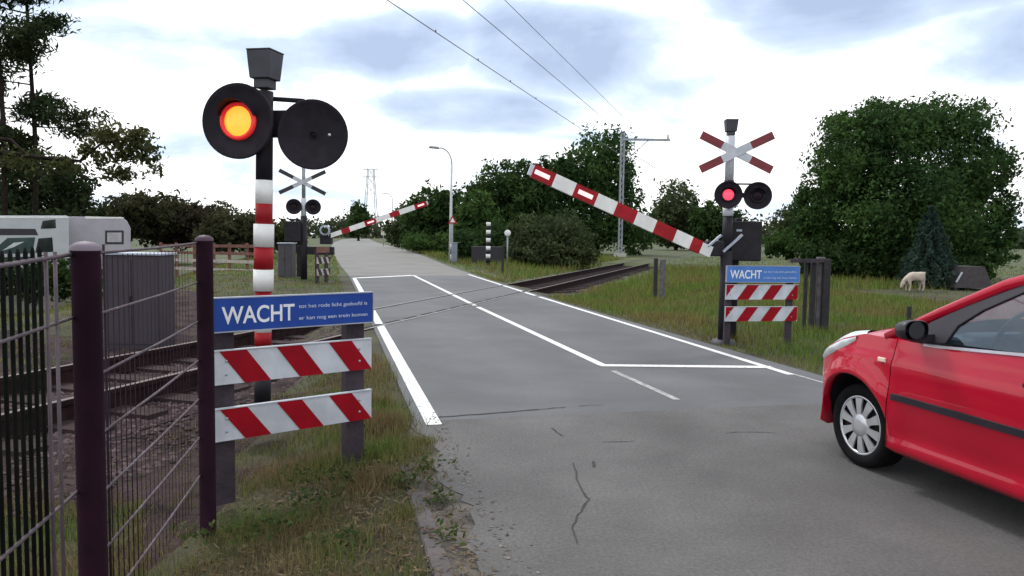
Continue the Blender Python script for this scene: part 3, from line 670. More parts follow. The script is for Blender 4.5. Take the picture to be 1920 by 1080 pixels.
# broad leaved weeds on the near bank
V = []
for px_, py_, r, n in [(590, 945, .11, 90), (520, 985, .12, 90), (640, 900, .14, 110), (760, 905, .12, 110), (800, 880, .09, 80), (470, 1000, .12, 70), (820, 940, .07, 60), (690, 850, .12, 80), (840, 1010, .06, 40), (620, 1020, .12, 50), (350, 1010, .10, 50), (560, 900, .1, 60)]:
    c = G(px_, py_); p = np.stack([c.x + rng.normal(0, r * .6, n), c.y + rng.normal(0, r * .6, n), np.abs(rng.normal(.03, .03, n))], 1)
    up = np.zeros((n, 3)); up[:, 2] = 1; V.append(leafquads(p, .015, up, 1.2, .7))
tag(np_mesh('weeds', np.concatenate(V), 4, L_weed), 'small broad leaved weeds on the near left bank', 'weeds', kind='stuff')
n = 9000; xy, d, t = scatter(n, -1.9, .72, 2.3, 5.4); k = infence(xy); xy = xy[k]; n = len(xy)
p = np.stack([xy[:, 0], xy[:, 1], ground_z(xy[:, 0], xy[:, 1]) + rng.uniform(.002, .025, n)], 1); up = np.zeros((n, 3)); up[:, 2] = 1
tag(np_mesh('dry_litter', leafquads(p, .009, up, 2.6, .35), 4, L_dry), 'straw and dead leaf litter on the near left bank', 'litter', kind='stuff')
#GRASS_END

# ================================================================== THINGS
# ---- wire fence at the left
P1, P2 = at(160, 455, 2.5), at(383, 442, 4.0); P1z, P2z = 1.46, 1.48
t = thing('metal_fence', 'flare tinted plum fence of round capped posts, long wires and upright bars at the left', 'fence', (P1.x, P1.y, -.05))
B = Vector((P1.x, P1.y, -.05))
for P, z, r in ((P1, P1z, .045), (P2, P2z, .043)):
    o = MB().lathe([(.0001, z), (r * .55, z - .004), (r * 1.02, z - .016), (r * 1.08, z - .03), (r, z - .034), (r, -.15)], (0, 0, .05), 'Z', 20).build('post', M_plum, t, loc=(P.x - B.x, P.y - B.y, 0))
    MB().lathe([(.0001, z + .002), (r * .6, z - .002), (r * 1.07, z - .016), (r * 1.1, z - .03)], (0, 0, .051), 'Z', 20).build('post_cap', mat('post_cap_pale', (.15, .12, .15), .6) if r > .044 else mat('post_cap_plum', (.05, .02, .04), .6), o)
dirv = (Vector((P2.x, P2.y, 0)) - Vector((P1.x, P1.y, 0))); LEN = dirv.length; dirv.normalize()
side = Vector((dirv.y, -dirv.x, 0)) * .012
q1 = Vector((P1.x, P1.y, 0)) + side; q2 = Vector((P2.x, P2.y, 0)) - side * 2.6
mb = MB()
heights = [1.42, 1.21, 1.0, .79, .58, .37, .16]
for h in heights:
    a = q1 + Vector((0, 0, h)); b = q2 + Vector((0, 0, h + .02)); mb.tube([a - B, (a + b) / 2 - B + Vector((0, 0, -.004)), b - B], .0055, 8)
mb.build('wire', M_wire, t)
mb = MB(); nb = 24
for i in range(1, nb):
    a = q1.lerp(q2, i / nb * .90) - side * .35
    mb.tube([a + Vector((0, 0, .05)) - B, a + Vector((0, 0, 1.41)) - B], .0013 + .001 * (i < 9), 5)
for i in (.045, .09): 
    a = q1.lerp(q2, i) - side * .2; mb.tube([a + Vector((0, 0, 0)) - B, a + Vector((0, 0, 1.45)) - B], .0045, 6)
mb.build('mesh_panel', mat('fence_mesh_dark', (.030, .018, .026), .8, spec=.15), t)
# barred panel on the near side of the first post
q1 = q1 - side * 3.6; q0 = q1 - dirv * 1.25
mb = MB()
for h in heights[:2] + [.62, .2]:
    dz_ = -.035 if h > 1.3 else -.03
    mb.tube([q0 + Vector((0, 0, h + dz_ * 1.6)) - B, q1 + Vector((0, 0, h)) - B], .0075 if h > 1.3 else .006, 8)
mb.build('rail', M_wire, t)
mb = MB(); s = .235
while s < 1.25:
    a = q1 - dirv * s - side * .6; mb.tube([a + Vector((0, 0, -.04)) - B, a + Vector((0, 0, 1.445 - s * .045)) - B, a + Vector((0, 0, 1.46 - s * .045)) - B], [.0062, .0062, .003], 6); s += .043
mb.build('bar_panel', M_bar, t)
mb = MB()
for s in (.15, .212):
    a = q1 - dirv * s; mb.tube([a + Vector((0, 0, -.05)) - B, a + Vector((0, 0, 1.43)) - B], .006, 8)
mb.build('panel_upright', M_wire, t)

# ---- WACHT boards
def text_mesh(name, body, size, m, parent, loc, rot, width=None, bold=0.):
    cu = bpy.data.curves.new(name, 'FONT'); cu.body = body; cu.size = size; cu.extrude = .001; cu.offset = bold
    o = bpy.data.objects.new(name, cu); COL.objects.link(o); dg = bpy.context.evaluated_depsgraph_get()
    me = bpy.data.meshes.new_from_object(o.evaluated_get(dg)); bpy.data.objects.remove(o); me.materials.clear(); me.materials.append(m)
    if width:
        w = max(v.co.x for v in me.vertices) - min(v.co.x for v in me.vertices); k = width / w
        for v in me.vertices: v.co.x *= k
    ob = bpy.data.objects.new(name, me); COL.objects.link(ob); ob.parent = parent; ob.location = loc; ob.rotation_euler = rot; return ob
def warning_board(label, A, Bp, zs, slant, blue, pw, detail=True, group='WACHT boards', facing=1, back=False):
    """boards from A to Bp (ground points), zs = heights of sign, board, board"""
    A = Vector((A.x, A.y, 0)); Bp = Vector((Bp.x, Bp.y, 0)); d = Bp - A; Ln = d.length; ang = math.atan2(d.y, d.x)
    t = thing('warning_board', label, 'warning sign', (A.x, A.y, 0), ang, group)     # local x along the board, -y towards the viewer
    for x in (.07, Ln - .09):
        MB().box((x, .055 + pw * .3, (zs[0][0] + .06) / 2 - .06), (pw, pw * .6, zs[0][0] + .18)).build('post', M_post, t, bevel=.006)
    z0, z1 = zs[0]
    pn = MB().box((Ln / 2, .0, (z0 + z1) / 2), (Ln, .022, z1 - z0)).build('sign_panel', blue, t, bevel=.003)
    mb = MB()
    for c, s in (((Ln / 2, .004, z1 + .003), (Ln + .014, .036, .007)), ((Ln / 2, .004, z0 - .003), (Ln + .014, .036, .007)), ((-.004, .004, (z0 + z1) / 2), (.007, .036, z1 - z0 - .002)), ((Ln + .004, .004, (z0 + z1) / 2), (.007, .036, z1 - z0 - .002))): mb.box(c, s)
    mb.build('sign_frame', M_edge, pn)
    hh = z1 - z0
    text_mesh('lettering', 'WACHT', hh * .74, M_letter, pn, (Ln * .045, -.0125, z0 + hh * .23), (PI / 2, 0, 0), Ln * .43, .002 * hh / .19)
    text_mesh('small_lettering', 'tot het rode licht gedoofd is', hh * .17, M_letter2, pn, (Ln * .50, -.0125, z0 + hh * .60), (PI / 2, 0, 0), Ln * .46)
    text_mesh('small_lettering', 'er kan nog een trein komen', hh * .17, M_letter2, pn, (Ln * .50, -.0125, z0 + hh * .22), (PI / 2, 0, 0), Ln * .46)
    for z0, z1 in zs[1:]:
        mb = MB(); mb.box((Ln / 2, .012, (z0 + z1) / 2), (Ln, .02, z1 - z0), mi=0)
        mb.box((Ln / 2, .010, z1 + .003), (Ln, .03, .006), mi=0)
        for k in range(-1, 4):
            if slant > 0: tl_, tw, sh = .03 + .335 * k, .155, .145
            else: tl_, tw, sh = .29 + .335 * k - .335, .16, -.14
            pts = [(tl_, z1), (tl_ + tw, z1), (tl_ + tw + sh, z0), (tl_ + sh, z0)]
            # clip to the board
            def clip(P, lim, sg):
                out = []
                for (x0, y0), (x1, y1) in zip(P, P[1:] + P[:1]):
                    i0, i1 = (x0 - lim) * sg >= 0, (x1 - lim) * sg >= 0
                    if i0: out.append((x0, y0))
                    if i0 != i1: f = (lim - x0) / (x1 - x0); out.append((lim, y0 + f * (y1 - y0)))
                return out
            pts = clip(clip(pts, 0.004, 1), .996, -1) if pts else pts
            if len(pts) > 2: mb.prism([(x * Ln, -.0005, y) for x, y in pts], (0, -.002, 0), 1)
        sb = mb.build('striped_board', [M_bwhite, M_bred], t)
        for x in (.07, Ln - .09):
            for q in (.3, .7): MB().lathe([(.0001, -.006), (.006, -.005), (.008, .0)], (x, -.003, z0 + (z1 - z0) * q), 'Y', 10).build('bolt', M_edge, sb)
    return t
warning_board('large dark blue WACHT board above two striped planks, nearest the viewer', at(400, 600, 4.26), at(697, 600, 4.9),
              [(.925, 1.117), (.612, .81), (.278, .468)], 1, M_blue, .13)
warning_board('small pale blue WACHT board above two striped planks on the right verge', at(1361, 560, 10.5), at(1496, 560, 10.7),
              [(.905, 1.13), (.655, .865), (.345, .55)], -1, M_blue2, .09)

# ---- signal heads
def disc(parent, x, y, z, r, lit=None, rimlit=None, yaw=0., hood=True, bulge=.05, tilt=0., lr=.40):
    rot = Matrix.Rotation(yaw, 3, 'Z') @ Matrix.Rotation(tilt, 3, 'X')
    prof = [(.001, bulge * 2), (r * .55, bulge * 1.6), (r * .9, bulge * .6), (r, .012), (r, -.012), (r * .985, -.016), (r * .9, .004), (r * lr, .012)]
    d = MB().lathe(prof, (x, y, z), 'Y', 44, rot=rot).build('signal_disc', M_disc, parent)
    rl = r * lr
    mb = MB().lathe([(.0001, -.012), (rl * .6, -.008), (rl, .008)], (x, y, z), 'Y', 28, rot=rot); lm = mb.build('lamp', lit or M_lens_off, d)
    MB().lathe([(rl, .006), (rl, -.014), (rl * 1.22, -.016), (rl * 1.26, .012)], (x, y, z), 'Y', 28, rot=rot).build('lamp_rim', rimlit or M_black, d)
    if hood:
        vs = []; n = 18; R2 = rl * 1.32
        for i in range(n + 1):
            a = R_(15 + 150 * i / n); k = math.sin(a)
            for yy in (.01, -.03 - .09 * k * (r / .3)): vs.append(Vector((x, y, z)) + rot @ Vector((math.cos(a) * R2, yy, math.sin(a) * R2)))
        MB().add(vs, [(2 * i, 2 * i + 1, 2 * i + 3, 2 * i + 2) for i in range(n)], smooth=True).build('lamp_hood', M_disc, d)
    return d
def bell(parent, z, w, hgt):
    mb = MB(); mb.box((0, 0, z + hgt / 2), (w * .82, w * .82, hgt), taper=1.2); mb.box((0, 0, z + hgt + .006), (w * 1.02, w * 1.02, .012)); mb.box((0, 0, z - hgt * .17), (w * .60, w * .60, hgt * .34))
    return mb.build('bell_box', M_dkgrey, parent, bevel=.008)

# near left signal
Ys = 5.9; b = at(492, 793, Ys); b.z = 0; k = Ys / F
t = thing('crossing_signal', 'big near crossing signal with two black discs, left lamp glowing amber', 'signal', b, R_(-14), 'crossing signals'); t.rotation_euler = (0, R_(1.0), R_(-14))
hz = lambda y: at(495, y, Ys).z
pr = .064
segs = [(hz(1000), hz(755), 0, .07), (hz(755), hz(700), 0, pr), (hz(700), hz(648), 0, pr), (hz(648), hz(622), 2, pr), (hz(622), hz(600), 1, pr), (hz(600), hz(545), 2, pr), (hz(545), hz(505), 1, .078), (hz(505), hz(463), 2, .074), (hz(463), hz(420), 1, .078), (hz(420), hz(382), 2, .066), (hz(382), hz(338), 1, .066), (hz(338), hz(172), 0, .064)]
mb = MB()
for a, c, m, r in segs: mb.tube([(0, 0, max(a, -.05)), (0, 0, c)], r, 20, m)
mb.build('pole', [M_black, M_white, M_red], t)
MB().lathe([(.0001, .06), (.10, .06), (.15, .02), (.16, -.06)], (0, 0, 0), 'Z', 20).build('foot', M_dkgrey, t)
bell(t, hz(150), .205, hz(99) - hz(150))
disc(t, -.148, -.13, hz(232), .288, M_lit, M_litrim, yaw=R_(6), hood=True)
disc(t, .405, .02, hz(252), .268, M_disc, M_disc, yaw=R_(16), hood=False, lr=.07)
mb = MB(); mb.box((.13, .06, hz(185)), (.36, .03, .035), Matrix.Rotation(R_(4), 3, 'Y')); mb.box((.05, .03, hz(232)), (.30, .10, .20)); mb.box((-.08, -.04, hz(215)), (.22, .10, .26))
mb.build('bracket', M_disc, t, bevel=.01)
MB().lathe([(.0001, -.008), (.009, -.004), (.011, .004)], (.405 + .165, -.03, hz(254)), 'Y', 12).build('disc_glint', M_bwhite, t)  # small white dot standing in for a glint on the dark disc

def saltire(parent, z, hw, hh, w, y=-.09, yaw=0.):
    c = MB()
    for sg in (1, -1):
        a = Vector((-hw, y - .006 * (sg > 0) * 2, z - sg * hh)); b_ = Vector((hw, y - .006 * (sg > 0) * 2, z + sg * hh))
        for f0, f1, m in ((0, .30, 1), (.30, .70, 0), (.70, 1, 1)): c.bar(a.lerp(b_, f0), a.lerp(b_, f1), .02, w, m, up=(0, -1, 0) if False else (0, 0, 1))
    return c
M_crossred = mat('cross_red', (.16, .012, .02), .5, var=.15)
def barrier(label, pivot, tip, Yoff, hgt, bands, lamps, rod=True):
    """boom from pivot to tip in world coordinates; machine under the pivot"""
    base = Vector((pivot.x, pivot.y, 0)); t = thing('crossing_barrier', label, 'barrier', base, 0, 'crossing barriers')
    a = pivot - base; b_ = tip - base; mb = MB(); d = (b_ - a)
    for f0, f1, m in bands: mb.bar(a + d * f0, a + d * f1, .06, hgt * (1 if m < 2 else .86), m)
    boom = mb.build('boom', [M_white, M_red, M_white], t)
    dn = d.normalized(); up = Vector((0, 0, 1)); yv = dn.cross(up).normalized()
    if yv.y > 0: yv = -yv
    for f in lamps:
        c = a + d * f + yv * .034
        MB().bar(c - dn * .11, c + dn * .11, .012, hgt * .32).build('boom_lamp', M_boomlamp, boom)
    # end cap
    MB().bar(b_ - dn * .005, b_ + dn * .05, .05, hgt * .8).build('boom_tip', M_bwhite, boom)
    return t, a, dn, yv
# right signal
Yr = 10.8; k = Yr / F; b = at(1358, 600, Yr); b.z = 0; hz = lambda y: at(1360, y, Yr).z
t = thing('crossing_signal', 'crossing signal with a red and white cross above two discs, left lamp red', 'signal', b, R_(-4), 'crossing signals')
mb = MB(); mb.tube([(0, 0, -.05), (0, 0, hz(470))], .085, 18, 0); mb.tube([(0, 0, hz(470)), (0, 0, hz(405))], .07, 18, 0); mb.tube([(0, 0, hz(405)), (0, 0, hz(390))], .075, 18, 1); mb.tube([(0, 0, hz(390)), (0, 0, hz(338))], .07, 18, 0); mb.tube([(0, 0, hz(338)), (0, 0, hz(255))], .062, 18, 1)
mb.build('pole', [M_black, M_bwhite], t)
bell(t, hz(247), .175, hz(230) - hz(247) + .03)
saltire(t, hz(287), .50, .245, .115).build('saltire', [M_bwhite, M_crossred], t).location = (.07, 0, 0)
disc(t, -.03, -.12, hz(366), .195, M_litred, None, yaw=R_(-8), hood=True, bulge=.04)
disc(t, .385, -.10, hz(367), .195, None, None, yaw=R_(-8), hood=True, bulge=.04)
mb = MB(); mb.box((.18, -.03, hz(366)), (.5, .05, .07)); mb.tube([(.02, -.03, hz(345)), (.39, -.03, hz(345))], .012, 8); mb.build('bracket', M_disc, t)
MB().lathe([(.0001, .05), (.15, .05), (.19, .0), (.2, -.1)], (0, 0, 0), 'Z', 20).build('foot', M_dkgrey, t)
# right barrier
pv = at(1326, 470, 10.75); tp = Vector((*(pv.xy - RN * 2.62), 0)); tp.z = at(996, 320, tp.y).z
fr = lambda x: (1326 - x) / (1326 - 996)
bn = [(-.02, fr(1312), 2), (fr(1312), fr(1292), 1), (fr(1292), fr(1260), 0), (fr(1260), fr(1221), 1), (fr(1221), fr(1184), 0), (fr(1184), fr(1146), 1), (fr(1146), fr(1110), 0), (fr(1110), fr(1070), 1), (fr(1070), fr(1033), 0), (fr(1033), 1, 1)]
t, a, dn, yv = barrier('near half raised barrier boom pivoting on a black machine at the right', pv, tp, 0, .185, bn, (fr(1012), fr(1090)))
fx = lambda x, y, Y=11.0: at(x, y, Y) - Vector(t.location)
mb = MB()
c = fx(1391, 452, 11.1); mb.box(c, (.46, .42, .58)); c2 = fx(1391, 419, 11.1); mb.box(c2, (.36, .36, .06)); c3 = fx(1385, 412, 11.1); mb.box(c3, (.10, .10, .05))
mb.box(fx(1345, 466, 10.85), (.34, .2, .22)); mb.box(fx(1372, 560, 11.1), (.14, .14, 1.3))
mb.build('barrier_machine', M_black, t, bevel=.02)
mb = MB()
mb.bar(fx(1328, 462, 10.6), fx(1352, 441, 10.7), .02, .03); mb.bar(fx(1356, 472, 10.7), fx(1392, 440, 10.75), .02, .035)
mb.build('counterweight_arm', M_edge, t)
MB().box(fx(1386, 432, 10.88), (.08, .01, .03)).build('machine_plate', M_edge, t)

# far left signal, barrier, board (seen from behind the track)
Yf = 24.3; k = Yf / F; b = at(570, 515, Yf); b.z = 0; hz = lambda y: at(570, y, Yf).z
t = thing('crossing_signal', 'small distant crossing signal beyond the tracks, grey cross with black tips, lamps unlit', 'signal', b, R_(12), 'crossing signals')
mb = MB(); mb.tube([(0, 0, -.05), (0, 0, hz(405))], .105, 14, 0); mb.tube([(0, 0, hz(405)), (0, 0, hz(372))], .085, 14, 1); mb.tube([(0, 0, hz(372)), (0, 0, hz(300))], .06, 14, 2); mb.build('pole', [M_black, M_bwhite, M_steel], t)
M_crossback = mat('cross_back_grey', (.42, .44, .46), .6); M_crossblk = mat('cross_tip_black', (.02, .018, .02), .6)
o = saltire(t, hz(342), .72, .36, .125).build('saltire', [M_crossback, M_crossblk], t); o.location = (-.03, 0, 0)
disc(t, -.30, -.1, hz(388), .25, None, None, bulge=.05); disc(t, .30, -.1, hz(388), .25, None, None, bulge=.05)
MB().box((0, -.02, hz(388)), (.7, .05, .07)).build('bracket', M_disc, t)
pv = at(622, 441, 24.2); tp = Vector((*(pv.xy + RN * 3.06), 0)); tp.z = at(800, 381, tp.y).z
fr = lambda x: (x - 622) / (800 - 622)
bn = [(-.03, fr(640), 2), (fr(640), fr(655), 1), (fr(655), fr(683), 0), (fr(683), fr(704), 1), (fr(704), fr(730), 0), (fr(730), fr(748), 1), (fr(748), fr(777), 0), (fr(777), 1, 1)]
t, a, dn, yv = barrier('far half raised barrier boom beyond the tracks, pivoting at the left', pv, tp, 0, .17, bn, (fr(789), fr(694)))
mb = MB(); fx = lambda x, y, Y=24.3: at(x, y, Y) - Vector(t.location)
mb.box(fx(552, 434), (.52, .5, .66)); mb.box(fx(612, 448), (.36, .3, .34)); mb.box(fx(600, 470, 24.4), (.9, .25, .26)); mb.box(fx(552, 412), (.3, .3, .06)); mb.box(fx(566, 490, 24.5), (.28, .25, 1.0))
mb.build('barrier_machine', M_black, t, bevel=.02)
MB().lathe([(.12, -.03), (.17, -.03), (.17, .03), (.12, .03), (.12, -.03)], fx(609, 432, 24.05), 'Y', 20).build('counterweight_ring', M_edge, t)
# far warning board seen from the back
A = at(596, 500, 22.6); Bq = at(620, 500, 23.2)
t = thing('warning_board', 'far small plank board with worn pale stripes at the left road edge', 'warning sign', (A.x, A.y, 0), math.atan2(Bq.y - A.y, Bq.x - A.x), 'WACHT boards')
mb = MB(); mb.box((.27, 0, 1.0), (.62, .03, .17)); mb.build('sign_panel', M_wood, t)
for z in (.68, .32):
    mb = MB(); mb.box((.27, 0, z), (.62, .03, .2), mi=0)
    for q in (.0, .26, .52): mb.prism([(q - .04, -.016, z + .1), (q + .1, -.016, z + .1), (min(q + .2, .58), -.016, z - .1), (q + .06, -.016, z - .1)], (0, -.004, 0), 1)
    mb.build('striped_board', [M_palewood, M_trim], t)
for x in (.04, .5): MB().box((x, .06, .5), (.1, .08, 1.1)).build('post', M_post, t)
# cabinets
def cabinet(label, x0, x1, ytop, Y, m, zb=None, dep=.5, roof=True):
    a = at(x0, ytop, Y); b_ = at(x1, ytop, Y); z0 = float(ground_z(a.x, a.y)) - .05; c = (a + b_) / 2; w = (b_ - a).length
    t = thing('equipment_cabinet', label, 'cabinet', (c.x, c.y, z0), 0.0, 'trackside cabinets'); hgt = a.z - z0
    bd = MB(); bd.box((0, dep / 2, hgt / 2), (w, dep, hgt)); bd.build('cabinet_body', m, t, bevel=.012)
    if roof: MB().box((0, dep / 2, hgt + .018), (w + .06, dep + .06, .035)).build('cabinet_lid', M_edge, t, bevel=.008)
    dr = MB(); dr.box((-w * .245, -.006, hgt * .52), (w * .46, .012, hgt * .86)); dr.box((w * .245, -.006, hgt * .52), (w * .46, .012, hgt * .86)); o = dr.build('cabinet_door', m, t, bevel=.004)
    MB().box((-w * .03, -.02, hgt * .55), (.02, .02, .1)).build('door_handle', M_black, o)
    return t
cabinet('wide plum grey cabinet behind the wire fence, between the two fence posts', 195, 298, 478, 10.8, M_cab)
cabinet('dark grey slim cabinet right of the striped pole of the near signal', 521, 547, 457, 25.5, mat('cabinet_dark', (.06, .055, .065), .6))
cabinet('pale blue grey cabinet at the foot of the street lamp', 846, 857, 456, 41.5, M_cab2, dep=.35)
cabinet('black cabinet behind the black and white striped post', 884, 942, 462, 40, mat('cabinet_black', (.022, .02, .026), .7), dep=.8, roof=False)

# wooden rail fence at the left beyond the track
a0, a1 = at(300, 460, 33), at(492, 462, 29); za, zb_ = float(ground_z(a0.x, a0.y)), float(ground_z(a1.x, a1.y)); B = Vector((a0.x, a0.y, za))
t = thing('rail_fence', 'red brown wooden rail fence with pale lower boards beyond the tracks', 'fence', B)
E0 = a0 - B; E1 = a1 - B
for f in (0, .17, .36, .55, .70, .86, 1):
    p = E0.lerp(E1, f); MB().box((p.x, p.y + .06, p.z / 2 - .1), (.10, .1, p.z + .45)).build('post', M_wood, t)
for dzv, m in ((.0, M_wood), (-.30, M_wood), (-.62, M_palewood), (-.98, M_palewood)):
    MB().bar(E0 + Vector((0, 0, dzv)), E1 + Vector((0, 0, dzv)), .05, .12).build('rail', m, t)

# timber posts right of the right board
def timber(name, label, cat, specs, group=None, Y=12, beam=None):
    c = at(specs[0][0], 500, Y); base = Vector((c.x, c.y, float(ground_z(c.x, c.y)) - .08)); t = thing(name, label, cat, base, 0, group)
    for x, y, w, m in specs:
        p = at(x, y, Y + random.uniform(-.1, .1)) - base; MB().box((p.x, p.y, p.z / 2), (w, w, p.z)).build('post', m, t, bevel=.012)
    if beam:
        for x0, y0, x1, y1, h in beam: MB().bar(at(x0, y0, Y - .1) - base, at(x1, y1, Y - .1) - base, .06, h).build('cross_beam', M_post, t)
    return t
M_post2 = mat('weathered_grey_timber', (.11, .10, .105), .9, var=.25, scale=8, bump=.4, bscale=30)
M_tar = mat('tarred_timber', (.022, .02, .024), .85, var=.3, scale=8)
timber('timber_gate', 'dark timber gate posts with a top beam right of the small blue board', 'gate', [(1550, 486, .12, M_tar), (1539, 482, .12, M_post2), (1526, 490, .08, M_tar), (1512, 492, .06, M_tar)], Y=12.6, beam=[(1482, 489, 1556, 489, .06)])
timber('track_marker_post', 'short pair of posts, one black and one grey, in the grass beside the rails', 'post', [(1230, 484, .10, M_tar), (1243, 486, .14, M_post2)], Y=19.5)
timber('field_post', 'short dark post in the grass just left of the car bonnet', 'post', [(1705, 574, .07, M_tar)], Y=14)
timber('small_post', 'thin dark post in the grass right of the striped post', 'post', [(943, 462, .10, M_tar)], Y=33)

# black and white striped marker post
b = at(915, 500, 36); b.z = float(ground_z(b.x, b.y)); t = thing('striped_post', 'black and white banded marker post standing before a low black cabinet', 'post', b)
k = 36 / F; mb = MB(); ys_ = [417, 424, 431.5, 439, 446.5, 454, 461.5, 469, 476.5, 484, 491.5]
for i, (y0, y1) in enumerate(zip(ys_, ys_[1:])):
    mb.tube([(0, 0, H + (442.6 - y1) * k - b.z), (0, 0, H + (442.6 - y0) * k - b.z)], .11, 14, i % 2)
mb.tube([(0, 0, -.05), (0, 0, H + (442.6 - 491.5) * k - b.z)], .09, 12, 1)
mb.build('pole', [M_white, M_black], t)
# round white marker
b = at(951, 495, 37); b.z = float(ground_z(b.x, b.y)); t = thing('marker_sign', 'small white plate on a grey post right of the striped post', 'sign', b)
k = 37 / F; zc = H + (442.9 - 437) * k - b.z
MB().tube([(0, 0, -.05), (0, 0, zc)], .04, 10).build('post', M_steel, t)
MB().lathe([(.0001, -.02), (.15, -.02), (.16, 0), (.16, .02), (.0001, .02)], (0, -.05, zc), 'Y', 20).build('plate', M_white, t)

# street lamps
def lamp(label, bx, by_top, hx, Y, fat, sign=False):
    b = at(bx, 440, Y); b.z = 0; k = Y / F; t = thing('street_lamp', label, 'street lamp', b, 0, 'street lamps')
    zt = at(bx, by_top, Y).z; out = (hx - bx) * k
    pts = [(0, 0, -.05), (0, 0, 2.0), (.02, 0, zt - .9)]
    pole = MB().tube(pts, [.105 * fat, .085 * fat, .055 * fat], 12).build('pole', M_lampost, t)
    arm = [(.02, 0, zt - .9)] + [(.02 + out * .62 * (1 - math.cos(a)), 0, zt - .9 + .86 * math.sin(a)) for a in np.linspace(.2, PI / 2, 7)]
    MB().tube(arm, .042 * fat, 8).build('arm', M_lampost, t)
    e = arm[-1]; mb = MB(); mb.box((e[0] + out * .27, 0, e[2] + .01), (abs(out) * .56, .24, .13), Matrix.Rotation(R_(4), 3, 'Y'), taper=.8); hd = mb.build('lamp_head', M_lamphead, t, bevel=.03)
    return t
lt = lamp('tall grey street lamp with a bent arm on the right verge beyond the tracks', 845, 276, 808, 42.5, 1.0)
lamp('farther street lamp seen above the far barrier boom', 735, 362, 717, 110, 1.5)
# triangular sign on its post and bands
k = 42.5 / F; b = at(848, 490, 42.2); b.z = float(ground_z(b.x, b.y)); t = thing('traffic_sign', 'small red bordered triangular warning sign in front of the street lamp post', 'sign', b)
zc = at(848, 414, 42.2).z - b.z
MB().tube([(0, 0, -.05), (0, 0, zc + .2)], .035, 10).build('post', M_steel, t)
tri = lambda s, y: [(-s, y, zc - s * .577), (s, y, zc - s * .577), (0, y, zc + s * 1.155)]
pl = MB().prism(tri(.27, -.05), (0, -.02, 0)).build('plate', M_red, t); MB().prism(tri(.15, -.071), (0, -.004, 0)).build('plate_face', M_white, pl)
mb = MB()
for i, (z0, z1) in enumerate(((.15, .45), (.45, .75), (.75, 1.05))): mb.tube([(0, -.1, z0), (0, -.1, z1)], .1, 12, i % 2)
mb.build('reflector_sleeve', [M_white, M_black], t)
# small yellowish sign far
b = at(719, 450, 95); b.z = 0; t = thing('traffic_sign', 'tiny pale square sign on the far verge under the far barrier boom', 'sign', b)
MB().tube([(0, 0, -.05), (0, 0, 2)], .04, 8).build('post', M_steel, t); MB().box((0, -.05, 1.75), (.6, .03, .7)).build('plate', mat('pale_plate', (.55, .55, .45), .6), t)

# ---- catenary mast, cross arm, wires
b = at(1162, 483, 60); b.z = -.1; t = thing('catenary_mast', 'grey steel lattice mast with a long cross arm over the railway', 'mast', b)
k = 60 / F; ht = at(1165, 252, 60).z + .1
mb = MB()
for x in (-.12, .12):
    for y in (-.12, .12): mb.bar((x, y, 0), (x, y, ht), .10, .10)
z = .3; s = 1
while z < ht - .5:
    for y in (-.12, .12): mb.bar((-.12 * s, y, z), (.12 * s, y, z + .45), .05, .05)
    for x in (-.14, .14): mb.bar((x * .12 / .14, -.12 * s, z), (x * .12 / .14, .12 * s, z + .45), .05, .05)
    z += .45; s = -s
mb.build('mast_lattice', M_steel, t)
za = at(1170, 262, 60).z + .1; MB().bar((.0, -.2, za), (3.72, -.2, za), .12, .17).build('cross_arm', M_steel, t)
mb = MB(); mb.bar((2.0, -.2, za - .05), (.15, -.1, za - 1.7), .06, .06); mb.build('arm_strut', M_steel, t)
mb = MB(); mb.tube([(3.55, -.2, za + .08), (3.55, -.2, za + .45)], .07, 8); mb.tube([(.75, -.2, za - 1.1), (2.6, -.2, za - 2.2)], .03, 6); mb.build('insulator', M_lampost, t)
MB().box((0, 0, .12), (.9, .9, .5)).build('mast_foot', M_concrete, t)
def wire(name, label, px0, py0, slope_d, d, z0, z1, r, drops=False):
    t = thing(name, label, 'cable', track(d, -4, 0), 0, 'overhead wires')
    o = Vector(t.location); pts = [track(d, s, z0 + (z1 - z0) * (s + 4) / 244) - o for s in np.linspace(-4, 160, 20)]
    MB().tube(pts, r, 6).build('conductor', M_cable, t)
    if drops:
        mb = MB()
        for s in np.arange(7, 60, 2.6): p = track(d, s, z0) - o; mb.box(p + Vector((0, 0, .02)), (.03, .06, .045))
        mb.build('clamp', M_cable, t)
def wz(slope, d): return H + slope * d / math.cos(TA)
wire('overhead_wire', 'lowest overhead wire, dotted with clamps, slanting across the sky to the trees', 0, 0, 0, 6.42, wz(.633, 6.42), wz(.633, 6.42), .010, True)
wire('overhead_wire', 'left one of the two upper overhead wires', 0, 0, 0, 6.42, wz(.80, 6.42), wz(.80, 6.42), .010)
wire('overhead_wire', 'right and highest of the overhead wires', 0, 0, 0, 6.1, wz(.935, 6.1), wz(.935, 6.1), .009)
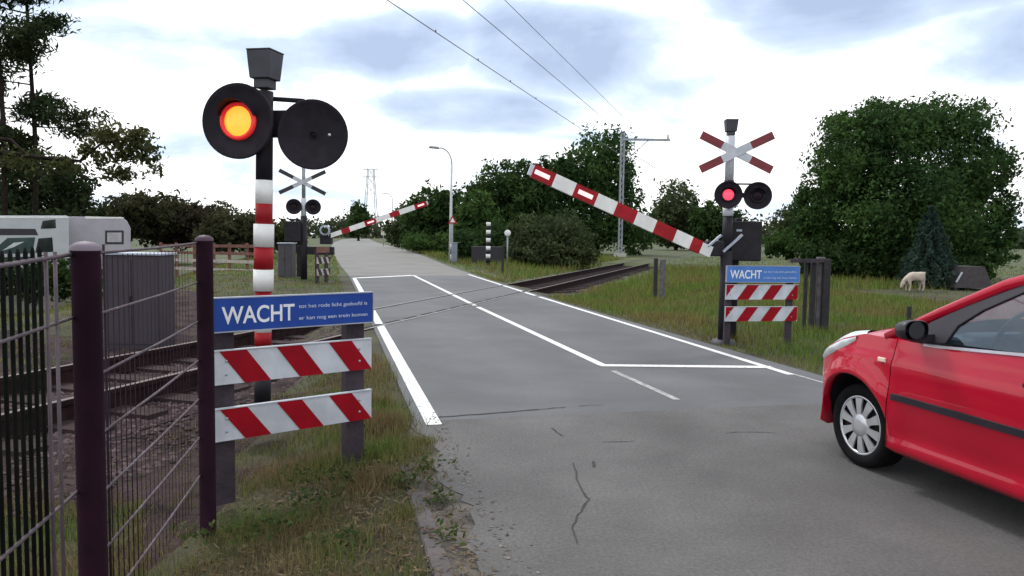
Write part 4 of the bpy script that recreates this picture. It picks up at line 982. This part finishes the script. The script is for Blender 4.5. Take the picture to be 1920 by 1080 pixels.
# pylon
b = at(695, 430, 420); b.z = 0; t = thing('power_pylon', 'tall pale lattice pylon on the horizon beyond the road end', 'pylon', b); k = 420 / F
ht = at(693, 316, 420).z; mb = MB()
def leg(z): f = z / ht; return 3.9 * (1 - f) + 1.6 * f
zs_ = np.linspace(0, ht, 9)
for sx_ in (-1, 1):
    for sy_ in (-1, 1): mb.bar((sx_ * leg(0), sy_ * leg(0), 0), (sx_ * leg(ht), sy_ * leg(ht), ht), .42, .42)
for z0, z1 in zip(zs_[5:], zs_[6:]):
    for y in (-1, 1):
        mb.bar((-leg(z0), y * leg(z0), z0), (leg(z1), y * leg(z1), z1), .25, .25); mb.bar((leg(z0), y * leg(z0), z0), (-leg(z1), y * leg(z1), z1), .25, .25)
mb.bar((-leg(ht * .45), -2, ht * .45), (leg(ht * .45), -2, ht * .45), .3, .3)
mb.build('lattice_tower', M_pyl if 'M_pyl' in globals() else mat('pylon_pale_steel', (.60, .63, .66), .6), t)
mb = MB()
for z in (ht * .985, ht * .88): mb.bar((-4.4, 0, z), (4.4, 0, z), .5, .5)
mb.build('pylon_arm', MATS['pylon_pale_steel'], t)

# ---- motorhome and caravan
TH = R_(28)
def vplane(x, Yv):
    global VB, VL
    r_ = at(x, 440, Yv); VB = Vector((r_.x, r_.y, float(ground_z(r_.x, r_.y)))); return VB
def pz(x, y):                        # picture point on the vehicle's flank plane, in its own frame
    d = ray(x, y); nn = Vector((-math.sin(TH), math.cos(TH), 0)); o = Vector((0, 0, H)); p = o + d * ((VB - o).dot(nn) / d.dot(nn)) - VB
    return Vector((p.x * math.cos(TH) + p.y * math.sin(TH), 0, p.z))
t = thing('motorhome', 'white motorhome with an overcab sleeping berth, cut by the left edge behind the fence', 'motorhome', vplane(60, 31), (TH := R_(46)))
prof = [(130, 545), (130, 407), (124, 404), (-60, 404), (-72, 412), (-72, 545)]
body = [Vector((pz(x, y).x, 0, pz(x, y).z)) for x, y in prof]
MB().prism(body, (0, 2.2, 0)).build('body', M_van, t, bevel=.04)
q = lambda pts, m, nm, par=t, off=-.012: MB().prism([(pz(x, y).x, off, pz(x, y).z) for x, y in pts], (0, .02, 0)).build(nm, m, par, bevel=.004)
q([(66, 474), (72, 447), (98, 445), (100, 472)], M_darkglass, 'door_window')
q([(76, 429), (80, 414), (104, 411), (105, 428)], M_darkglass, 'berth_window')
q([(-56, 405.5), (128, 405.5), (128, 409), (-56, 409)], M_white, 'roof_stripe')
dr = q([(64, 520), (64, 476), (101, 474), (101, 520)], M_van, 'cab_door', off=-.008)
# dark berth underside, raked cab glazing with a pale painted reflection
q([(-66, 428), (66, 429), (72, 441), (-66, 441)], M_trim, 'berth_underside', off=-.010)
ws = q([(-20, 476), (14, 446), (66, 445), (61, 475)], mat('windscreen_glass', (.035, .060, .058), .06), 'windscreen', off=-.014)
q([(4, 470), (26, 455), (46, 453), (24, 464)], mat('windscreen_reflection_paint', (.45, .48, .48), .4), 'windscreen_reflection', ws, off=-.022)  # pale patch painting the sky reflected in the windscreen
q([(-66, 484), (58, 481), (58, 488), (-66, 491)], M_trim, 'bonnet_gap', off=-.010)
for x in (-25, 105): 
    w = MB(); w.lathe([(.18, -.02), (.33, -.03), (.35, .02), (.35, .2), (.2, .2)], (pz(x, 500).x, .02, .33), 'Y', 24); w.build('wheel', M_rubber, t)
t = thing('caravan', 'grey white caravan with one square framed window, parked right behind the motorhome', 'caravan', vplane(190, 33.5), (TH := R_(27)))
prof = [(120, 540), (120, 410), (126, 406), (228, 407), (238, 414), (245, 428), (245, 470), (240, 540)]
MB().prism([Vector((pz(x, y).x, 0, pz(x, y).z)) for x, y in prof], (0, 2.1, 0)).build('body', M_van2, t, bevel=.03)
wn = q([(197, 458), (197, 432), (232, 432), (232, 458)], M_trim, 'window_frame', t); q([(201, 454), (201, 436), (228, 436), (228, 454)], mat('curtained_pane', (.36, .34, .37), .2), 'pane', wn, -.02)
q([(160, 405.5), (232, 407.5), (232, 410), (160, 410)], M_white, 'roof_edge', t)
MB().lathe([(.16, -.02), (.3, -.03), (.32, .02), (.32, .2), (.2, .2)], (pz(190, 500).x, .02, .3), 'Y', 24).build('wheel', M_rubber, t)

# ---- sheep and shelter under the oak
Ysh = 23; c = at(1713, 549, Ysh); c.z = float(ground_z(c.x, c.y)) + .02
t = thing('sheep', 'small white sheep grazing head down under the oak', 'sheep', c, R_(4))
me = bpy.data.meshes.new('body'); 
sk = [((.24, 0, .44), .12, -1), ((.08, 0, .46), .155, 0), ((-.10, 0, .45), .15, 1), ((-.22, 0, .43), .11, 2), ((-.33, 0, .33), .065, 3), ((-.38, 0, .20), .05, 4), ((-.41, 0, .09), .035, 5),
      ((.22, .09, .28), .06, 0), ((.26, .09, .15), .03, 7), ((.23, .09, .0), .025, 8), ((.22, -.09, .28), .06, 0), ((.26, -.09, .15), .03, 10), ((.23, -.09, .0), .025, 11),
      ((-.20, .09, .27), .05, 3), ((-.19, .09, .14), .028, 13), ((-.20, .09, .0), .024, 14), ((-.20, -.09, .27), .05, 3), ((-.17, -.09, .14), .028, 16), ((-.2, -.09, .0), .024, 17),
      ((-.34, .09, .26), .018, 5), ((-.34, -.09, .26), .018, 5), ((.33, 0, .36), .03, 0)]
me.from_pydata([s[0] for s in sk], [(i, s[2]) for i, s in enumerate(sk) if s[2] >= 0], [])
o = bpy.data.objects.new('body', me); COL.objects.link(o); o.parent = t; me.materials.append(M_wool)
sm = o.modifiers.new('skin', 'SKIN'); 
for i, s in enumerate(sk): me.skin_vertices[0].data[i].radius = (s[1], s[1])
me.skin_vertices[0].data[1].use_root = True
ss = o.modifiers.new('sub', 'SUBSURF'); ss.levels = 2; ss.render_levels = 2
dg = bpy.context.evaluated_depsgraph_get(); m2 = bpy.data.meshes.new_from_object(o.evaluated_get(dg)); o.modifiers.clear(); o.data = m2
for p in m2.polygons: p.use_smooth = True
Ysh = 24; c = at(1825, 555, Ysh); c.z = float(ground_z(c.x, c.y))
t = thing('field_shelter', 'low grey tent roofed shelter on the meadow just above the car windscreen', 'shelter', c)
k = Ysh / F; zr = at(1825, 500, Ysh).z - c.z; ze = at(1825, 540, Ysh).z - c.z
MB().prism([(-.62, 0, ze), (-.42, 0, zr), (.32, 0, zr), (.62, 0, ze)], (0, 1.4, 0)).build('roof', M_roof, t)
for x in (-.55, .55):
    for y in (.06, 1.3): MB().box((x, y, ze / 2), (.06, .06, ze)).build('post', M_post, t)
MB().box((-.50, -.02, (ze + zr) / 2), (.05, .02, .36), Matrix.Rotation(R_(28), 3, 'Y')).build('roof_edge', M_bwhite, t)
# far white vehicle at the road end
b = at(607, 440, 75); b.z = 0

# ================================================================== RED CAR
CD, CT, CW = 4.17, 4.215, .815
GX = -.13
t_car = thing('parked_car', 'small red car with silver hubcap and black mirror, cut by the right edge', 'car', road(CD, CT, 0), PI / 2 - RA)
# local: x forward, y left (towards the viewer), z up; origin under the front axle
ZC, RW, RAa = .278, .278, .358; WB = 2.34; XF, XR = .66, -2.80
def wplan(x):
    if x > -.15: return CW * (1 - ((x + .15) / (XF + .16)) ** 3.2) ** (1 / 3.2)
    if x < -2.2: return CW * (1 - .16 * ((-2.2 - x) / .6) ** 2)
    return CW
def zbelt(x):
    pts = [(-2.8, 1.0), (-2.0, .985), (-1.2, .945), (-.64, .905), (-.30, .90), (-.05, .90), (.15, .845), (.30, .775), (.42, .70), (.54, .61), (.66, .52)]
    xs_, zs2 = zip(*pts); return float(np.interp(x, xs_, zs2))
def zlow(x):
    z = .20
    if x > .2: z = .20 + .0 * (x - .2)
    for xc in (0, -WB):
        if abs(x - xc) < RAa: z = max(z, ZC + math.sqrt(RAa ** 2 - (x - xc) ** 2) * .98)
    return z
def ysurf(x, z):
    w = wplan(x)
    ins = np.interp(z, [.18, .235, .255, .30, .42, .56, .70, .76, .80, .92, 1.0], [.060, .006, .010, .036, .016, 0, .004, .006, .022, .05, .085])
    fl = 0
    for xc in (0, -WB):
        r = math.hypot(x - xc, z - ZC); fl += .030 * math.exp(-((r - RAa) / .085) ** 2) * (1 if z > .2 else 0)
    return max(.02, w - ins * min(1, w / .4) + fl * min(1, w / .5))
def stations(a, b):
    s = set(np.round(np.linspace(a, b, max(2, int(abs(b - a) / .035))), 4).tolist())
    for xc in (0, -WB):
        for q in np.linspace(-RAa, RAa, 33):
            if min(a, b) < xc + q < max(a, b): s.add(round(xc + q, 4))
    s |= {a, b}; return sorted(s)
def side(name, a, b, m=None, par=t_car, zb=None):
    m = m or M_car
    for sg in (1, -1):
        mb = MB(); rows = []
        for x in stations(a, b):
            z0, z1 = zlow(x), zbelt(x); col = [Vector((x, sg * (ysurf(x, z0) - .05), z0 + .004))]
            for f in np.linspace(0, 1, 18): z = z0 + (z1 - z0) * f; col.append(Vector((x, sg * ysurf(x, z), z)))
            rows.append(col)
        mb.grid(rows); mb.build(name, m, par)
side('front_wing', -.335, XF - .002); side('door', -1.395, -.341); side('rear_wing', XR, -1.401)
# front end cap, bonnet, cowl
def zhood(x): return float(np.interp(x, [-.43, -.2, -.05, .15, .35, .52, .66], [1.03, 1.0, .965, .90, .79, .67, .54]))
mb = MB(); rows = []
for x in np.linspace(-.43, XF - .002, 30):
    yb, zb = ysurf(x, zbelt(x)), zbelt(x); r = []
    for f in np.linspace(-1, 1, 25): r.append(Vector((x, f * yb, zb + (zhood(x) - zb) * (1 - abs(f) ** 2.6))))
    rows.append(r)
mb.grid(rows); mb.build('bonnet', M_car, t_car)
mb = MB(); x = XF - .002; rows = []
for f in np.linspace(0, 1, 14):
    z = zlow(x) + (zbelt(x) - zlow(x)) * f; y = ysurf(x, z); rows.append([Vector((x + .04 * (1 - g * g), g * y, z)) for g in np.linspace(-1, 1, 9)])
mb.grid(rows); mb.build('front_bumper', M_car, t_car)
# greenhouse: side lines (x,z) -> lateral position leans inwards
def yg(z, x=-1.0): return CW - .05 - (z - .92) * .42 - max(0, -2.0 - x) * .05
apil_o = [(-.16, .955), (-.45, 1.115), (-.80, 1.285), (-1.05, 1.375)]       # outer edge of the A pillar
roofz = lambda x: float(np.interp(x, [-2.75, -2.4, -2.0, -1.5, -1.25, -1.05], [1.26, 1.36, 1.425, 1.45, 1.425, 1.375]))
mb = MB(); rows = []
rail = [(-1.05, 1.375 - .0)] + [(x, roofz(x) - .055) for x in (-1.25, -1.5, -2.0, -2.4, -2.75)]
for (x, z) in rail:
    y = yg(z, x); zc = roofz(x); rows.append([Vector((x + GX, f * y, z + (zc - z) * (1 - abs(f) ** 2.5) + (.035 if x < -1.06 else .02) * (1 - f * f))) for f in np.linspace(-1, 1, 17)])
mb.grid(rows)
mb.build('roof', M_car, t_car)
def gpoly(pts, th=.03, out=0., m=M_car, name='pillar', par=t_car, bev=.006):
    for sg in (1, -1):
        MB().prism([(x + GX, sg * (yg(z, x) + out), z) for x, z in pts], (0, -sg * th, 0)).build(name, m, par, bevel=bev)
# A pillar as a rounded bar from cowl to roof, then roof rail
for sg in (1, -1):
    mb = MB(); path = [(-.10, .925), (-.45, 1.115), (-.80, 1.295), (-1.07, 1.385), (-1.30, 1.405), (-1.60, 1.415), (-2.0, 1.39), (-2.4, 1.32), (-2.72, 1.22)]
    mb.tube([(x + GX, sg * (yg(z - .02, x) - .015), z - .02) for x, z in path], [.026, .032, .036, .036, .034, .034, .034, .034, .03], 12); mb.build('roof_rail', M_car, t_car)
win = [(-.56, .93), (-.60, 1.03), (-.72, 1.128), (-1.0, 1.288), (-1.14, 1.325), (-1.27, 1.338), (-1.27, .955), (-.9, .94)]
gpoly([(-.30, .905), (-.40, 1.03), (-.62, 1.155), (-1.0, 1.335), (-1.27, 1.37), (-1.27, 1.34), (-1.14, 1.327), (-1.0, 1.290), (-.72, 1.13), (-.60, 1.03), (-.56, .925)], m=M_trim, name='window_seal', out=.001)
gpoly([(-1.27, .955), (-1.27, 1.36), (-1.36, 1.37), (-1.36, .955)], m=M_trim, name='door_pillar')
gpoly([(-2.30, .99), (-2.2, 1.33), (-2.4, 1.30), (-2.78, 1.17), (-2.78, 1.0)], m=M_car, name='rear_pillar')
gpoly(win, th=.004, out=-.010, m=M_glass, name='side_window', bev=0)
gpoly([(-1.36, .965), (-1.36, 1.345), (-1.9, 1.345), (-2.2, 1.31), (-2.30, 1.0)], th=.004, out=-.012, m=M_glass, name='rear_side_window', bev=0)
mb = MB(); rows = []
for f in np.linspace(0, 1, 8):
    x = -.20 + GX + f * -.86; z = .985 + f * .395; y = yg(z - .03) - .03; rows.append([Vector((x + .14 * (1 - g * g) * (1 - f * .5), g * y, z + .02 * (1 - g * g))) for g in np.linspace(-1, 1, 13)])
mb.grid(rows); mb.build('windscreen', M_glass, t_car)
mb = MB(); mb.grid([[Vector((-2.76, g * .6, 1.22)) for g in (-1, 0, 1)], [Vector((-2.82, g * .68, .98)) for g in (-1, 0, 1)]]); mb.build('rear_window', M_darkglass, t_car)
mb = MB(); rows = []
for z in np.linspace(.2, 1.0, 10): rows.append([Vector((XR - .05 * (1 - g * g), g * ysurf(XR, z), z)) for g in np.linspace(-1, 1, 9)])
mb.grid(rows); mb.build('tailgate', M_car, t_car)
# belt trim, rub strip, sill, seams
def surfstrip(name, pts, hgt, out, m, both=True):
    for sg in (1, -1):
        mb = MB(); rows = []
        for x, z in pts:
            h = hgt if not callable(hgt) else hgt(x)
            rows.append([Vector((x, sg * (ysurf(x, z + dzz * h) + o_), z + dzz * h)) for dzz, o_ in ((-.5, 0), (-.45, out), (.45, out), (.5, 0))])
        mb.grid(rows, smooth=False); mb.build(name, m, t_car)
surfstrip('rub_strip', [(x, .555) for x in np.linspace(-.37, -1.36, 22)], .042, .012, M_trim)
surfstrip('belt_trim', [(x, zbelt(x) - .004) for x in np.linspace(-.55, -1.39, 16)], .016, .006, mat('belt_chrome', (.45, .42, .45), .3, .5))
mb = MB(); mb.prism([(-.35, .0, .19), (-.35, 0, .95), (-2.0, 0, 1.0), (-2.0, 0, .19)], (0, .01, 0)); 
for sg in (1, -1):
    mb.prism([(-.30, sg * (CW - .10), .20), (-.30, sg * (CW - .10), .90), (-1.98, sg * (CW - .10), .90), (-1.98, sg * (CW - .10), .20)], (0, -sg * .02, 0))
mb.v = mb.v[8:]; mb.f = [tuple(i - 8 for i in f) for f in mb.f[6:]]; mb.mi = mb.mi[6:]; mb.sm = mb.sm[6:]
mb.box((-1.17, 0, .185), (1.5, 1.38, .05)); mb.box((.05, 0, .60), (.5, 1.0, .3))
for xc in (0, -WB):
    for sg in (1, -1): 
        mb.box((xc, sg * .44, .42), (.74, .06, .5))
        rows = []
        for a in np.linspace(-.15, PI + .15, 17): rows.append([Vector((xc + math.cos(a) * (RAa + .012), sg * yy, ZC + math.sin(a) * (RAa + .012))) for yy in (.45, .72)])
        mb.grid(rows)
mb.build('underbody', M_black, t_car)
# wheels
def wheel(x, sg):
    w = thing('wheel', None, None); w.parent = t_car; w.location = (x, sg * (CW - .105), ZC)
    return w
for xc in (0, -WB):
    for sg in (1, -1):
        y0 = sg * (CW - .085); o1 = sg
        w = MB().lathe([(.175, y0 - o1 * .16), (RW * .93, y0 - o1 * .17), (RW, y0 - o1 * .14), (RW, y0 - o1 * .02), (RW * .965, y0 + o1 * .012), (RW * .84, y0 + o1 * .022), (.198, y0 + o1 * .010), (.19, y0 - o1 * .01)], (xc, 0, ZC), 'Y', 48).build('wheel', M_rubber, t_car)
        MB().lathe([(.0001, y0 - o1 * .02), (.192, y0 - o1 * .02)], (xc, 0, ZC), 'Y', 40).build('wheel_disc', M_black, w)
        mb = MB(); yy = y0 + o1 * .012
        mb.lathe([(.0001, yy + o1 * .006), (.03, yy + o1 * .005), (.075, yy), (.08, yy - o1 * .02)], (xc, 0, ZC), 'Y', 36)
        mb.lathe([(.182, yy - o1 * .012), (.186, yy - o1 * .002), (.197, yy - o1 * .002), (.2, yy - o1 * .016)], (xc, 0, ZC), 'Y', 48)
        for i in range(10):
            a = 2 * PI * i / 10 + .2; cs, sn = math.cos(a), math.sin(a)
            pts = [(.068, -.018), (.13, -.024), (.180, -.032), (.180, .032), (.13, .024), (.068, .018)]
            mb.prism([(xc + r * cs - q2_ * sn, yy - o1 * .004 * (r > .15), ZC + r * sn + q2_ * cs) for r, q2_ in pts], (0, -o1 * .012, 0))
        mb.build('hubcap', M_rim, w)
# mirror
def mirror(sg):
    mb = MB(); n = 18; rows = []; mxx = -.60
    for f, s in ((0, .93), (.04, 1), (.25, 1), (.5, .95), (.72, .82), (.88, .6), (.97, .32), (1, .02)):
        rows.append([Vector((mxx - .02 + .13 * f, sg * (CW + .075 + math.copysign(abs(math.cos(a)) ** .75, math.cos(a)) * .086 * s), .995 + math.copysign(abs(math.sin(a)) ** .75, math.sin(a)) * .060 * s - .012 * f)) for a in np.linspace(0, 2 * PI, n + 1)])
    mb.grid(rows); mb.box((mxx + .05, sg * (CW - .01), .945), (.10, .12, .045))
    o = mb.build('wing_mirror', M_trim, t_car)
    MB().lathe([(.0001, 0), (.053, 0)], (mxx - .019, sg * (CW + .075), .995), 'X', 20).build('mirror_glass', mat('mirror_glass', (.05, .055, .06), .1, .3), o)
mirror(1); mirror(-1)
# lamps
for sg in (1, -1):
    mb = MB(); rows = []
    for i in range(17):
        q = i / 16; x = .02 + .46 * q; w_ = math.sin(PI * min(1, q * .92 + .08)) ** .6
        yb, zb = ysurf(x, zbelt(x)), zbelt(x); r = []
        for j in range(9):
            f = .72 + .28 * j / 8; v = j / 8 * 2 - 1; bul = .034 * (1 - v * v) * w_ - .004
            ff = .86 + (f - .86) * w_; zz = zb + (zhood(x) - zb) * (1 - ff ** 2.6); r.append(Vector((x, sg * (ff * yb + bul * .75), zz + bul)))
        for j in range(1, 5):
            z2 = zb - .075 * w_ * j / 4; bul = .026 * (1 - j / 4) ** .5 * w_ * (.9 if j < 4 else 0) - .002 * (j == 4); r.append(Vector((x, sg * (ysurf(x, z2) + bul), z2)))
        rows.append(r)
    mb.grid(rows); mb.build('headlight', M_lens, t_car)
    x, z = -.26, .765; MB().box((x, sg * (ysurf(x, z) + .004), z), (.065, .014, .028)).build('side_indicator', M_amber, t_car, bevel=.005)
    x, z = -1.31, .80; MB().box((x, sg * (ysurf(x, z) + .022), z), (.13, .02, .028)).build('door_handle', M_trim, t_car, bevel=.008)
# interior
mb = MB(); mb.box((-.50, 0, .84), (.36, 1.25, .20)); mb.box((-.62, .32, .93), (.16, .40, .08)); mb.build('dashboard', M_seat, t_car, bevel=.03)
mb = MB(); rot = Matrix.Rotation(R_(65), 3, 'Y'); rows = []
for a in np.linspace(0, 2 * PI, 29): rows.append([Vector((-.80, .33, .97)) + rot @ Vector(((.18 + .014 * math.cos(b_)) * math.cos(a), (.18 + .014 * math.cos(b_)) * math.sin(a), .014 * math.sin(b_))) for b_ in np.linspace(0, 2 * PI, 9)])
mb.grid(rows); mb.tube([(-.80, .33, .97), (-.62, .33, .90)], .03, 8); mb.bar((-.80, .17, .97), (-.80, .49, .97), .02, .04); mb.build('steering_wheel', M_black, t_car)
for sy in (.34, -.34):
    mb = MB(); mb.box((-1.22, sy, .45), (.5, .48, .18)); mb.box((-1.52, sy, .80), (.14, .48, .66), Matrix.Rotation(R_(-14), 3, 'Y')); mb.box((-1.64, sy, 1.20), (.09, .26, .18), Matrix.Rotation(R_(-10), 3, 'Y')); mb.build('front_seat', M_seat, t_car, bevel=.05)
mb = MB(); mb.box((-2.2, 0, .7), (.2, 1.2, .6)); mb.build('rear_seat', M_seat, t_car, bevel=.05)
